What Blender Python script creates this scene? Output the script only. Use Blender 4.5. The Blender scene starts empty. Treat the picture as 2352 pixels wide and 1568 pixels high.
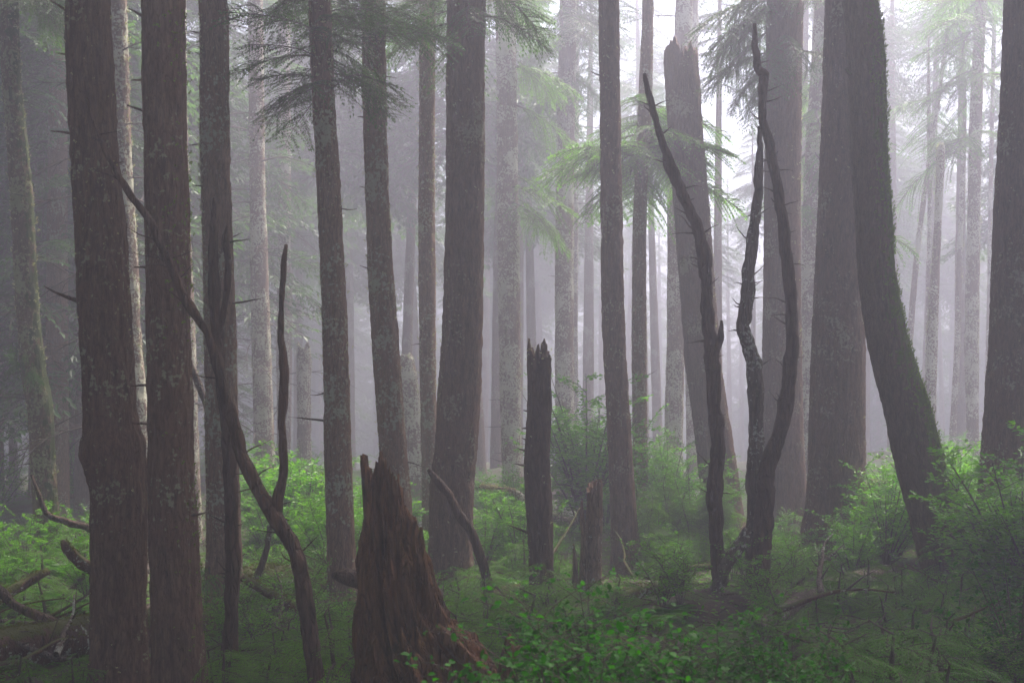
import bpy, math, random
import numpy as np
from mathutils import Vector
R = math.radians
S = bpy.context.scene
C = S.collection
# ------------------------------------------------------------------ camera
F, CX, HOR, EYE = 2600.0, 1176.0, 1040.0, 1.6      # focal length, centre column, horizon row (photo pixels at 2352 wide)
cam = bpy.data.cameras.new('camera'); camo = bpy.data.objects.new('camera', cam); C.objects.link(camo)
camo.location = (0, 0, EYE); camo.rotation_euler = (R(90), 0, 0)
cam.sensor_width = 36; cam.lens = F / 2352 * 36; cam.shift_y = (HOR - 784) / 2352
cam.clip_start = .05; cam.clip_end = 600
cam.dof.use_dof = True; cam.dof.focus_distance = 11.5; cam.dof.aperture_fstop = 4.5
S.camera = camo
# ------------------------------------------------------------------ sky, sun, exposure
SUN_EL, SUN_AZ = 62, 36                            # soft high sun ahead and to the right, behind the mist
w = bpy.data.worlds.new('World'); S.world = w; w.use_nodes = True
nt = w.node_tree; bg = nt.nodes['Background']
sky = nt.nodes.new('ShaderNodeTexSky'); sky.sky_type = 'NISHITA'; sky.sun_disc = False
sky.sun_elevation = R(SUN_EL); sky.sun_rotation = R(SUN_AZ); sky.air_density = 1.0; sky.dust_density = 4.0; sky.ozone_density = 1.0
nt.links.new(sky.outputs[0], bg.inputs[0]); bg.inputs[1].default_value = .10
sl = bpy.data.lights.new('sun', 'SUN'); so = bpy.data.objects.new('sun', sl); C.objects.link(so)
sl.energy = 4.6; sl.angle = R(25); sl.color = (1, .93, .84)
_d = Vector((math.sin(R(SUN_AZ)) * math.cos(R(SUN_EL)), math.cos(R(SUN_AZ)) * math.cos(R(SUN_EL)), math.sin(R(SUN_EL))))
so.rotation_euler = _d.to_track_quat('Z', 'Y').to_euler(); so.location = (6, 40, 40)
S.view_settings.view_transform = 'Standard'; S.view_settings.look = 'None'
S.view_settings.exposure = 2.08; S.view_settings.gamma = 1
cy = S.cycles
cy.use_denoising = True; cy.max_bounces = 6; cy.diffuse_bounces = 3; cy.glossy_bounces = 2; cy.transmission_bounces = 3
cy.volume_bounces = 1; cy.caustics_reflective = False; cy.caustics_refractive = False; cy.use_fast_gi = False
S.render.engine = 'CYCLES'
HAZE_DENSITY, HAZE_COLOR, HAZE_G = .0195, (.60, .595, .71), .56
# ------------------------------------------------------------------ helpers
rng = np.random.default_rng(11); random.seed(11)
TAB = rng.random((64, 64, 64)).astype(np.float32)
def vn(p):                                          # value noise, -1..1
    p = np.asarray(p, float); i = np.floor(p).astype(int); f = p - i; f = f * f * (3 - 2 * f); i &= 63; j = (i + 1) & 63
    x0, y0, z0 = i[..., 0], i[..., 1], i[..., 2]; x1, y1, z1 = j[..., 0], j[..., 1], j[..., 2]
    u, v, t = f[..., 0], f[..., 1], f[..., 2]
    a = TAB[x0, y0, z0] * (1 - u) + TAB[x1, y0, z0] * u; b = TAB[x0, y1, z0] * (1 - u) + TAB[x1, y1, z0] * u
    c = TAB[x0, y0, z1] * (1 - u) + TAB[x1, y0, z1] * u; d = TAB[x0, y1, z1] * (1 - u) + TAB[x1, y1, z1] * u
    return ((a * (1 - v) + b * v) * (1 - t) + (c * (1 - v) + d * v) * t) * 2 - 1
def P(px, py, Y): return np.array([(px - CX) / F * Y, Y, EYE + (HOR - py) / F * Y])
def unit(v): return v / (np.linalg.norm(v, axis=-1, keepdims=True) + 1e-9)

class MB:
    def __init__(s): s.v = []; s.f = []; s.m = []; s.n = 0
    def add(s, V, Q, m=0):
        V = np.asarray(V, float).reshape(-1, 3); Q = np.asarray(Q, int)
        s.v.append(V); s.f.append(Q + s.n); s.m.append(np.full(len(Q), m) if np.isscalar(m) else np.asarray(m)); s.n += len(V)
        return s
    def arr(s): return np.concatenate(s.v), np.concatenate(s.f), np.concatenate(s.m)
    def mesh(s, name, mats, smooth=False):
        V, Q, m = s.arr(); me = bpy.data.meshes.new(name)
        me.vertices.add(len(V)); me.vertices.foreach_set('co', V.astype(np.float32).ravel())
        k = Q.shape[1]
        me.loops.add(Q.size); me.loops.foreach_set('vertex_index', Q.astype(np.int32).ravel())
        me.polygons.add(len(Q)); me.polygons.foreach_set('loop_start', np.arange(0, Q.size, k, dtype=np.int32))
        me.polygons.foreach_set('loop_total', np.full(len(Q), k, np.int32))
        me.polygons.foreach_set('material_index', m.astype(np.int32))
        me.polygons.foreach_set('use_smooth', np.full(len(Q), smooth))
        for a in (mats if isinstance(mats, (list, tuple)) else [mats]): me.materials.append(a)
        me.update(calc_edges=True); return me
    def build(s, name, mats, parent=None, smooth=False):
        return link(name, s.mesh(name, mats, smooth), parent)
def link(name, me, parent=None, loc=None):
    o = bpy.data.objects.new(name, me); C.objects.link(o)
    if parent is not None: o.parent = parent
    if loc is not None: o.location = [float(a) for a in list(loc)[:3]]
    return o
def tag(o, label=None, cat=None, group=None, kind=None):
    if label: o['label'] = label
    if cat: o['category'] = cat
    if group: o['group'] = group
    if kind: o['kind'] = kind
    return o
def thing(name, loc, label, cat, group=None):
    return tag(link(name, None, None, loc), label, cat, group)
def copy_tree(o):
    c = o.copy(); C.objects.link(c)
    for ch in o.children:
        d = ch.copy(); C.objects.link(d); d.parent = c
    return c
def inst(T, M, L):                                  # copies of a template inside ONE mesh
    V, Q, m = T; n = len(L)
    W = np.einsum('nij,vj->nvi', M, V) + np.asarray(L)[:, None, :]
    QQ = Q[None] + (np.arange(n) * len(V))[:, None, None]
    return W.reshape(-1, 3), QQ.reshape(-1, Q.shape[1]), np.tile(m, n)
def euler(yaw, pitch, roll, sc):
    yaw, pitch, roll = map(np.asarray, (yaw, pitch, roll)); n = len(yaw)
    cy_, sy = np.cos(yaw), np.sin(yaw); cp, sp = np.cos(pitch), np.sin(pitch); cr, sr = np.cos(roll), np.sin(roll); z = np.zeros(n); o = np.ones(n)
    Z = np.array([[cy_, -sy, z], [sy, cy_, z], [z, z, o]]).transpose(2, 0, 1)
    Yp = np.array([[cp, z, -sp], [z, o, z], [sp, z, cp]]).transpose(2, 0, 1)   # positive pitch lifts +x
    X = np.array([[o, z, z], [z, cr, -sr], [z, sr, cr]]).transpose(2, 0, 1)
    return (Z @ Yp @ X) * np.broadcast_to(sc, (n,))[:, None, None]
def path(pts, step, soft=1.):                                # resample a polyline (x,y,z,r) smoothly
    pts = np.asarray(pts, float); d = np.r_[0, np.cumsum(np.linalg.norm(np.diff(pts[:, :3], axis=0), axis=1))]
    n = max(3, int(d[-1] / step) + 1); t = np.linspace(0, d[-1], n)
    m = np.gradient(pts, d, axis=0) if len(pts) > 2 else np.repeat(np.diff(pts, axis=0) / (d[-1]), 2, axis=0)
    m = m * soft; lin = np.diff(pts, axis=0)/np.diff(d)[:, None]
    k = np.clip(np.searchsorted(d, t, 'right') - 1, 0, len(d) - 2); h = (d[k + 1] - d[k])[:, None]; u = ((t - d[k])[:, None]) / h
    if soft < 1: u0 = pts[k] + (pts[k+1] - pts[k])*u; return u0, t
    return (2*u**3-3*u**2+1)*pts[k] + (u**3-2*u**2+u)*h*m[k] + (-2*u**3+3*u**2)*pts[k+1] + (u**3-u**2)*h*m[k+1], t
def frames(c):
    T = unit(np.gradient(c, axis=0)); a = np.array([1., 0, 0]) if abs(T[0][0]) < .8 else np.array([0, 0, 1.])
    N = np.zeros_like(T); n = a - T[0] * a.dot(T[0])
    for i in range(len(T)):
        n = n - T[i] * n.dot(T[i]); n /= np.linalg.norm(n); N[i] = n
    return T, N, np.cross(T, N)
def grid_faces(nr, nt):
    i = np.arange(nr - 1)[:, None] * nt; j = np.arange(nt)[None]; k = (j + 1) % nt
    return np.stack([i + j, i + k, i + nt + k, i + nt + j], -1).reshape(-1, 4)
def tube(pts, nt=6, step=.05, bark=0., rw=.04, rough=.0, seed=0, cap=True, kink=0., stretch=5., soft=1., top=None, flare=None, groove=None, inner=.62, tsoft=.03):
    """tapered bent tube; top(theta)->how far below its end the rim breaks off (metres); returns V,Q"""
    q, s = path(pts, step, soft); c, r = q[:, :3], np.maximum(q[:, 3], .001); 
    if kink:
        k_ = np.stack([s/.3 + seed*3.1, 0*s + seed, 0*s], -1); env = np.minimum(1, np.minimum(s, s[-1] - s)/.2)[:, None]
        c = c + kink*r.mean()*env*np.stack([vn(k_*.6)*1.5 + .7*vn(k_*4.3), vn(k_ + 9), .0*s], -1)
        r = r*(1 + .12*vn(k_*1.7 + 4) + .09*vn(k_*6.1))
    T, N, B = frames(c)
    th = np.linspace(0, 2 * math.pi, nt, endpoint=False); ct, st = np.cos(th), np.sin(th)
    rr = r[:, None] * np.ones(nt)
    off = seed * 7.13
    if flare: rr = rr * flare(th[None, :], s[:, None])
    if rough: rr = rr * (1 + rough * vn(np.stack([ct[None]*1.6 + 0*rr + off, st[None]*1.6 + 0*rr, (s[:, None]/np.maximum(r.mean()*3, .05)) + 0*rr], -1)))
    if bark:
        a = np.stack([ct[None]*rr/rw + off, st[None]*rr/rw, s[:, None]/(rw*stretch) + 0*rr], -1)
        rr = rr + bark * (1 - 2*np.abs(vn(a))) + bark * .6 * vn(a * np.array([2.1, 2.1, 3.]))
    if groove: rr = rr * groove(th[None, :], s[:, None])
    V = c[:, None, :] + rr[..., None] * (ct[None, :, None] * N[:, None, :] + st[None, :, None] * B[:, None, :])
    Q = grid_faces(len(s), nt); MBo = [V.reshape(-1, 3)]
    if top is not None:
        cutv = s[-1] - top(th)                                      # length at which each angle ends
        over = np.maximum(0, s[:, None] - cutv[None, :])
        sc_ = np.minimum(s[:, None], cutv[None, :])
        idx = np.clip(sc_ / s[-1] * (len(s) - 1), 0, len(s) - 1.001); i0 = idx.astype(int); fr = (idx - i0)[..., None]
        col = np.arange(nt)[None, :].repeat(len(s), 0)
        Vc = V[i0, col] * (1 - fr) + V[i0 + 1, col] * fr
        cc = c[i0] * (1 - fr) + c[i0 + 1] * fr
        V = np.where(over[..., None] > 0, cc + (Vc - cc) * (1 - np.minimum(over[..., None] / tsoft, 1) * .06), Vc)
        rim = V[-1]; ctr = rim.mean(0); low = c[0] + 0
        lowest = np.argmin(cutv); ic = int(np.clip(cutv.min() / s[-1] * (len(s) - 1), 1, len(s) - 2))
        cl = c[ic]; rin = V[max(ic - 1, 0)]
        ring1 = rim + (cl - rim) * np.array([.16, .16, .02]); ring2 = cl + (rin - cl) * inner - T[ic] * r[ic] * .3
        ring3 = cl + (rin - cl) * .1 - T[ic] * r[ic] * .8
        V = np.concatenate([V, ring1[None], ring2[None], ring3[None]]); Q = grid_faces(len(V), nt)
        return V.reshape(-1, 3), Q
    if cap:
        V = np.concatenate([V, (c[-1] + T[-1] * r[-1] * .5)[None, None, :] + 0 * V[-1:]]); Q = grid_faces(len(V), nt)
    return V.reshape(-1, 3), Q
def limb(p0, d, L, r, bend=.25, nt=6, seg=5, droop=0., rs=None):       # crooked dead branch as a tube
    rs = rs or random; pts = []; d = unit(np.asarray(d, float)); p = np.asarray(p0, float)
    for i in range(seg + 1):
        t = i / seg; pts.append([*p, r * (1 - .82 * t)])
        d = unit(d + np.array([rs.uniform(-bend, bend) for _ in range(3)]) * .6 + np.array([0, 0, -droop]) / seg); p = p + d * L / seg
    return pts
# ------------------------------------------------------------------ materials
def mat(name): m = bpy.data.materials.new(name); m.use_nodes = True; return m, m.node_tree, m.node_tree.nodes['Principled BSDF']
def N_(t, k, **kw):
    n = t.nodes.new(k)
    for a, b in kw.items(): setattr(n, a, b)
    return n
def noise(t, vec, scale, detail=4, rough=.6):
    n = N_(t, 'ShaderNodeTexNoise'); n.inputs['Scale'].default_value = scale; n.inputs['Detail'].default_value = detail; n.inputs['Roughness'].default_value = rough
    t.links.new(vec, n.inputs['Vector']); return n.outputs['Fac']
def ramp(t, fac, stops):
    r = N_(t, 'ShaderNodeValToRGB'); e = r.color_ramp.elements
    while len(e) < len(stops): e.new(.5)
    for a, (p, c) in zip(e, stops): a.position = p; a.color = (*c, 1) if len(c) == 3 else c
    t.links.new(fac, r.inputs[0]); return r.outputs[0]
def mix(t, f, a, b, mode='MIX'):
    m = N_(t, 'ShaderNodeMix', data_type='RGBA', blend_type=mode)
    for s, x in ((m.inputs[0], f), (m.inputs[6], a), (m.inputs[7], b)):
        if isinstance(x, (int, float)): s.default_value = x
        elif isinstance(x, tuple): s.default_value = (*x, 1)
        else: t.links.new(x, s)
    return m.outputs[2]
def math_(t, op, a, b=0.):
    m = N_(t, 'ShaderNodeMath', operation=op)
    for s, x in zip(m.inputs, (a, b)):
        if isinstance(x, (int, float)): s.default_value = x
        else: t.links.new(x, s)
    return m.outputs[0]
def bark_mat(name, c0, c1, lichen=.0, lcol=(.42, .44, .36), moss=0., mcol=(.07, .10, .022), moss_dir=None, ridge=33, bump=.55, red=.0):
    m, t, b = mat(name); tc = N_(t, 'ShaderNodeTexCoord'); mp = N_(t, 'ShaderNodeMapping'); mp.inputs['Scale'].default_value = (1, 1, .17)
    t.links.new(tc.outputs['Object'], mp.inputs[0]); o = tc.outputs['Object']
    n1 = noise(t, mp.outputs[0], ridge, 6, .65); n2 = noise(t, o, 3.1, 4); n3 = noise(t, mp.outputs[0], ridge * 3.2, 3, .7)
    v = N_(t, 'ShaderNodeTexVoronoi', feature='DISTANCE_TO_EDGE'); v.inputs['Scale'].default_value = ridge * 1.5
    nd = N_(t, 'ShaderNodeTexNoise'); nd.inputs['Scale'].default_value = ridge; nd.inputs['Detail'].default_value = 3; t.links.new(mp.outputs[0], nd.inputs['Vector'])
    va = N_(t, 'ShaderNodeMix', data_type='VECTOR'); va.inputs[0].default_value = .05; t.links.new(mp.outputs[0], va.inputs[4]); t.links.new(nd.outputs['Color'], va.inputs[5]); t.links.new(va.outputs[1], v.inputs['Vector'])
    crack = ramp(t, v.outputs['Distance'], [(0, (0, 0, 0)), (.16, (1, 1, 1))])
    col = mix(t, ramp(t, n1, [(.35, (0, 0, 0)), (.68, (1, 1, 1))]), c0, c1)
    col = mix(t, ramp(t, n2, [(.4, (0, 0, 0)), (.7, (1, 1, 1))]), col, tuple(x * k for x, k in zip(c1, (.72, .62, .6))))
    col = mix(t, .38, col, crack, 'MULTIPLY')
    if red: col = mix(t, ramp(t, noise(t, mp.outputs[0], 5, 3), [(.5, (0, 0, 0)), (.75, (red, red, red))]), col, (.20, .075, .035))
    if lichen:
        a = noise(t, o, 28, 4, .6); g = noise(t, o, 1.7, 4)
        k = math_(t, 'ADD', a, math_(t, 'MULTIPLY', math_(t, 'SUBTRACT', g, .5), 1.3))
        k = ramp(t, k, [(.66 - lichen * .2, (0, 0, 0)), (.72 - lichen * .2, (1, 1, 1))])
        col = mix(t, k, col, mix(t, n3, lcol, tuple(x * .6 for x in lcol)))
    if moss:
        a = noise(t, o, 6, 5, .65)
        if moss_dir:
            ge = N_(t, 'ShaderNodeTexCoord'); dp = N_(t, 'ShaderNodeVectorMath', operation='DOT_PRODUCT'); t.links.new(ge.outputs['Normal'], dp.inputs[0]); dp.inputs[1].default_value = moss_dir
            a = math_(t, 'ADD', a, math_(t, 'MULTIPLY', dp.outputs['Value'], .32))
        k = ramp(t, a, [(.72 - moss * .3, (0, 0, 0)), (.80 - moss * .3, (1, 1, 1))])
        col = mix(t, k, col, mix(t, n3, mcol, tuple(x * .45 for x in mcol)))
    t.links.new(col, b.inputs['Base Color']); b.inputs['Roughness'].default_value = .85; b.inputs['Specular IOR Level'].default_value = .25
    bp = N_(t, 'ShaderNodeBump'); bp.inputs['Strength'].default_value = bump; bp.inputs['Distance'].default_value = .03
    h = math_(t, 'ADD', math_(t, 'MULTIPLY', crack, .5), math_(t, 'ADD', n1, math_(t, 'MULTIPLY', n3, .4)))
    t.links.new(h, bp.inputs['Height']); t.links.new(bp.outputs[0], b.inputs['Normal']); return m
def leaf_mat(name, a, b_, trans=.5, gloss=.35, scale=2.5, spec=.25):
    m, t, b = mat(name); tc = N_(t, 'ShaderNodeTexCoord'); ge = N_(t, 'ShaderNodeNewGeometry')
    col = mix(t, ge.outputs['Random Per Island'], a, b_)
    oi = N_(t, 'ShaderNodeObjectInfo')
    col = mix(t, math_(t, 'MULTIPLY', oi.outputs['Random'], .35), col, (a[0] * 1.5, a[1] * 1.1, a[2] * .6))
    col = mix(t, ramp(t, noise(t, tc.outputs['Object'], scale, 3), [(.35, (0, 0, 0)), (.7, (.6, .6, .6))]), col, tuple(x * .55 for x in a))
    t.links.new(col, b.inputs['Base Color']); b.inputs['Roughness'].default_value = gloss
    b.inputs['Specular IOR Level'].default_value = spec
    tr = N_(t, 'ShaderNodeBsdfTranslucent'); t.links.new(mix(t, 1., col, (1.25, 1.35, .55), 'MULTIPLY'), tr.inputs[0])
    mx = N_(t, 'ShaderNodeMixShader'); mx.inputs[0].default_value = trans
    t.links.new(b.outputs[0], mx.inputs[1]); t.links.new(tr.outputs[0], mx.inputs[2]); t.links.new(mx.outputs[0], t.nodes['Material Output'].inputs[0]); return m
M = {}
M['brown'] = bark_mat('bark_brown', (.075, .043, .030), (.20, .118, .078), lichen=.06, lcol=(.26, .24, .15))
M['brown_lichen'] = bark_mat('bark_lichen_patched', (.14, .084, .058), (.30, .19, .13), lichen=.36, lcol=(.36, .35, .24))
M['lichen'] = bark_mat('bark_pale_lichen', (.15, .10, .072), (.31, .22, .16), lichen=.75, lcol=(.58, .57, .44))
M['moss'] = bark_mat('bark_mossy', (.075, .055, .032), (.18, .13, .075), moss=.66, mcol=(.10, .135, .02), moss_dir=(.95, .1, .3))
M['left_moss'] = bark_mat('bark_moss_lichen', (.10, .065, .04), (.22, .15, .09), lichen=.5, lcol=(.28, .30, .14), moss=.25, moss_dir=(.8, 0, .2))
M['dead'] = bark_mat('dead_wood', (.04, .025, .019), (.13, .08, .055), lichen=.0, red=.25, ridge=20, bump=.8)
M['dead_grey'] = bark_mat('dead_wood_grey', (.065, .05, .038), (.17, .125, .095), lichen=.25, lcol=(.34, .34, .28), ridge=18, bump=.8)
M['dead_pale'] = bark_mat('split_wood', (.11, .075, .05), (.30, .20, .135), lichen=.2, ridge=24, bump=1.)
M['rot'] = bark_mat('rotten_wood', (.020, .012, .008), (.19, .088, .040), lichen=.0, red=.3, ridge=24, bump=1.0)
M['log'] = bark_mat('log_wood', (.05, .028, .02), (.15, .075, .05), lichen=.2, moss=.5, mcol=(.10, .105, .02), moss_dir=(0, 0, .9), red=.5)
M['moss_tuft'] = leaf_mat('moss_tufts', (.09, .15, .010), (.18, .27, .02), .3, .8)
M['gold_moss'] = leaf_mat('golden_moss', (.09, .10, .015), (.15, .14, .025), .3, .8)
M['lichen_tuft'] = leaf_mat('lichen_tufts', (.32, .33, .24), (.46, .46, .36), .35, .8)
M['twig'] = bark_mat('twig_bark', (.06, .045, .035), (.13, .10, .08), ridge=60)
M['hemlock'] = leaf_mat('hemlock_needles', (.04, .10, .022), (.08, .18, .035), .5)
M['hemlock_pale'] = leaf_mat('hemlock_fresh', (.08, .22, .010), (.16, .34, .018), .6)
M['huckle'] = leaf_mat('huckleberry_leaf', (.065, .23, .005), (.17, .36, .009), .55)
M['broad'] = leaf_mat('dark_leaf', (.010, .075, .002), (.04, .20, .006), .5, .5, spec=.12)
M['fern'] = leaf_mat('fern_leaf', (.05, .19, .008), (.11, .29, .015), .5)
# ------------------------------------------------------------------ foliage templates
def rhomb(Bp, D, Nn, L, W, mid=.45):
    Bp, D, Nn = map(lambda a: np.asarray(a, float).reshape(-1, 3), (Bp, D, Nn)); D = unit(D); Sd = unit(np.cross(Nn, D))
    L = np.broadcast_to(L, (len(Bp),))[:, None]; W = np.broadcast_to(W, (len(Bp),))[:, None]
    up = unit(np.cross(D, Sd)) * W * .18
    V = np.stack([Bp, Bp + D*L*mid + Sd*W/2 + up, Bp + D*L, Bp + D*L*mid - Sd*W/2 + up], 1).reshape(-1, 3)
    return V, np.arange(len(V)).reshape(-1, 4)
def bough(seed, pairs=13, nl=9, LL=.062, LW=.022, droop=.28, spread=.36, sag=.5):
    r = np.random.default_rng(seed); mb = MB()
    x = np.linspace(0, 1, 9); ax = np.stack([x, .04*np.sin(x*5+seed), .05*x - droop*x**2], 1)
    V, Q = tube(np.c_[ax, .011*(1-.85*x)], 4, .1); mb.add(V, Q, 1)
    B, D, Nn, L = [], [], [], []
    for i in range(pairs):
        t = .10 + .9 * (i + r.uniform(0, .6)) / pairs; a = np.array([np.interp(t, x, ax[:, k]) for k in range(3)])
        for sd in (-1, 1):
            l = spread * (math.sin(math.pi * min(1, .22 + .78*t)) ** .6 * .85 + .15) * r.uniform(.7, 1.15)
            if t > .85: l *= .7
            ang = sd * R(r.uniform(38, 62)); d = np.array([math.cos(ang), math.sin(ang), r.uniform(-.25, .1)])
            n = max(3, int(nl * l / spread)); u = (np.arange(n) + 1) / n
            pp = a + d[None]*(u*l)[:, None]; pp[:, 2] -= sag * (u*l)**2 * 1.6
            mb.add(*tube(np.c_[np.array([a, pp[n//2], pp[-1]]), [.004, .003, .0015]], 3, .2), 1)
            for k in range(n):
                sl_ = unit(np.array([d[0], d[1], d[2] - sag*u[k]*l*3.]))
                for s2 in (-1, 1):
                    q = R(s2 * r.uniform(35, 60)); dd = np.array([sl_[0]*math.cos(q)-sl_[1]*math.sin(q), sl_[0]*math.sin(q)+sl_[1]*math.cos(q), sl_[2] + r.uniform(-.45, .1)])
                    B.append(pp[k]); D.append(dd); Nn.append([r.uniform(-.35, .35), r.uniform(-.35, .35), 1]); L.append(LL * r.uniform(.6, 1.25) * (1.15 - .45*u[k]))
            B.append(pp[-1]); D.append(sl_); Nn.append([0, 0, 1]); L.append(LL*1.2)
    L = np.array(L); mb.add(*rhomb(B, D, Nn, L, L * LW / LL), 0); return mb.arr()
BN = [bough(i + 1, 17, 14, .046, .016, .42, .50, .6) for i in range(3)]           # fine
BL = [bough(i + 21, 22, 17, .034, .013, .34, .44, .7) for i in range(3)]   # fine sprays for long boughs
BF = [bough(i + 5, 15, 8, .07, .030, .36, .42) for i in range(3)]
BC = [bough(i + 8, 9, 5, .13, .05, .32) for i in range(3)]          # coarse, for the distance
def dead_bough(seed):
    rs = random.Random(seed); mb = MB(); main = limb((0, 0, 0), (1, 0, .1), 1, .011, .3, droop=.35, rs=rs); mb.add(*tube(main, 4, .12), 0)
    for k in range(9):
        i = rs.randint(1, 4); a = np.array(main[i][:3])
        mb.add(*tube(limb(a, (1, rs.choice((-1, 1)) * rs.uniform(.5, 1.4), rs.uniform(-.5, .4)), rs.uniform(.2, .5), .005, .4, droop=.4, seg=4, rs=rs), 3, .12), 0)
    return mb.arr()
BD = [dead_bough(i) for i in range(4)]
BDM = []
def crown_mesh(boughs, T, mats, name='crown'):
    """boughs: list of (x,y,z, yaw, pitch, length)"""
    b = np.array(boughs, float); mb = MB(); k = np.arange(len(b)) % len(T)
    for i, t in enumerate(T):
        q = b[k == i]
        if len(q): mb.add(*inst(t, euler(q[:, 3], q[:, 4], rng.uniform(-.3, .3, len(q)), q[:, 5]), q[:, :3]))
    return mb.mesh(name, mats)
def tuft_template():
    r = np.random.default_rng(3); n = 9; D = unit(np.c_[r.normal(0, .8, n), r.normal(0, .8, n), r.uniform(.15, 1, n)])
    V, Q = rhomb(r.normal(0, .25, (n, 3)) * [1, 1, .2], D, unit(r.normal(0, 1, (n, 3))), r.uniform(.5, 1.2, n), r.uniform(.3, .6, n)); return V, Q, np.zeros(len(Q), int)
TUFT = tuft_template()
def tufts(V, nt, nrows, n, size, material, parent, name, side=None, zmin=-9, zmax=99, hang=0, patch=3., thr=0.):
    """small tufts growing on a tube's surface, in patches"""
    Vg = V[:nrows*nt].reshape(nrows, nt, 3); ctr = Vg.mean(1)
    a = rng.integers(1, nrows - 1, n * 4); b = rng.integers(0, nt, n * 4); p = Vg[a, b] + rng.normal(0, .012, (n * 4, 3)); nn = unit(Vg[a, b] - ctr[a])
    keep = (p[:, 2] > zmin) & (p[:, 2] < zmax) & (vn(p * patch + 31) + rng.normal(0, .25, len(p)) > thr)
    if side is not None: keep &= (nn @ unit(np.array(side, float)) > rng.uniform(-.15, .75, len(p)))
    p, nn = p[keep][:n], nn[keep][:n]
    if not len(p): return
    up = unit(nn + np.array([0, 0, -hang]) + rng.normal(0, .2, nn.shape)); x = unit(np.cross(up, rng.normal(0, 1, up.shape))); y = np.cross(up, x)
    Mx = np.stack([x, y, up], -1) * (size * rng.uniform(.5, 1.4, len(p)))[:, None, None]
    MB().add(*inst(TUFT, Mx, p)).build(name, material, parent)
# ------------------------------------------------------------------ trees
ANCH = [(-9, 5, -.1), (0, 0, 0), (3, 3, .1), (-3, 3, 0), (8, 6, .3), (3.5, 8, .0), (4.6, 9.2, .08), (1.8, 8.5, -.08), (.3, 8.2, -.1), (-2, 8, -.08), (2.6, 9.6, -.02), (6, 8.5, .15), (5.2, 10.2, .08), (4.2, 10.6, .02), (3.2, 11.5, .0), (.7, 10.4, -.02), (0, 45, 1.2), (15, 45, 1.5), (-20, 45, .4), (-18, 25, 0), (20, 25, 1.3), (0, 80, 1.6), (30, 80, 1.8), (-30, 80, .8),
        (0, -10, 0), (-15, -8, 0), (15, -8, .5), (9, 10, .5), (12, 14, .7), (3.6, 13, .04), (6.5, 12, .25), (-1, 5.5, .12), (2.2, 6, .2), (-9, 12, -.1)]
TREES = {}
def trunk_pts(pts, Y, H=None, lean=0.):
    q = [[*P(px, py, Y), wd / 2 / F * Y] for px, py, wd in pts]           # top to base
    q = [np.array(a) for a in q]
    base = q[-1].copy(); pr = q[-2]; d = (base[:3] - pr[:3]); d = d / abs(d[2])
    ANCH.append((base[0], Y, base[2] + .02)); q.append(np.array([*(base[:3] + d * .35), base[3] * 1.12]))
    if H:
        k = min(len(q) - 1, 2); t = q[0]; d = (t[:3] - q[k][:3]); d = d / max(d[2], .01); d[:2] = np.clip(d[:2], -.12, .12)
        n = max(2, int((H - t[2]) / 3))
        for i in range(1, n + 1):
            z = (H - t[2]) * i / n; q.insert(0, np.array([*(t[:3] + d * z * (1 - .3*i/n)), t[3] * (1 - .8 * i / n)]))
    return q[::-1], base                                                  # base to tip
def tree(label, pts, Y, m='brown', H=24, name='conifer_tree', tuft=0, tsize=.02, tmat='lichen_tuft', tside=None, group=None, flare=.35, top=None, cat='tree', stubs=3, tthr=0., bark=None, crown=None, rough=.03, spikes=None, thang=.6):
    q, base = trunk_pts(pts, Y, None if top is not None else H); sd = len(TREES) + 1
    o = thing(name, base, label, cat, group); q = [np.r_[a[:3] - base[:3], a[3]] for a in q]
    r0 = base[3]; nt = int(np.clip(pts[-1][2] * .75, 12, 80)); step = np.clip(Y * 5.5 / F, .02, .06)
    fl = lambda th, s: 1 + flare * np.exp(-np.maximum(0, s - .35) / (r0 * 1.3)) * (.6 + .55*np.cos(4*th + sd) * np.cos(th*2 + sd*3))
    if H and top is None:                                                 # fine rings in view, coarse above
        zt = P(0, -40, Y)[2] - base[2]; qa = np.array(q); k = int(np.searchsorted(qa[:, 2], zt))
        k = min(max(k, 2), len(q) - 1)
        lowq, hiq = q[:k + 1], q[k:]
    else: lowq, hiq = q, None
    V, Q = tube(lowq, nt, step, bark=bark if bark is not None else min(.012, r0*.055), rw=.035, rough=rough, seed=sd, cap=False, flare=fl, top=top)
    nrows = len(V) // nt; mb = MB().add(V, Q)
    if hiq is not None and len(hiq) > 1: mb.add(*tube(hiq, 10, .8, cap=True))
    mb.build('trunk', M[m], o, smooth=True)
    if tuft: tufts(V, nt, nrows - (3 if top is not None else 0), tuft, tsize, M[tmat], o, 'lichen' if 'lichen' in tmat else 'moss', side=tside, thr=tthr, hang=thang)
    for i in range(stubs):                                                # small broken twigs
        k = random.randint(2, max(3, len(lowq) - 2)); z = random.uniform(.8, lowq[-1][2] * .95); a = [np.interp(z, [p[2] for p in lowq], [p[j] for p in lowq]) for j in (0, 1, 3)]
        s_ = random.choice((-1, 1)); Lb = random.uniform(.06, .25)
        MB().add(*tube(limb((a[0] + s_*a[2]*.8, a[1], z), (s_, random.uniform(-.6, .3), random.uniform(-.3, .3)), Lb, .008 + .004*random.random(), .4, seg=4), 5, .03)).build('branch_stub', M['dead'], o, True)
    TREES[label] = (o, q, base, Y); return o
def at_row(o_q, row):                               # point of a trunk's axis (local) at a picture row
    o, q, base, Y = o_q; z = EYE + (HOR - row)/F*Y - base[2]; zz = [p[2] for p in q]
    return np.array([np.interp(z, zz, [p[j] for p in q]) for j in range(4)])
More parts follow.
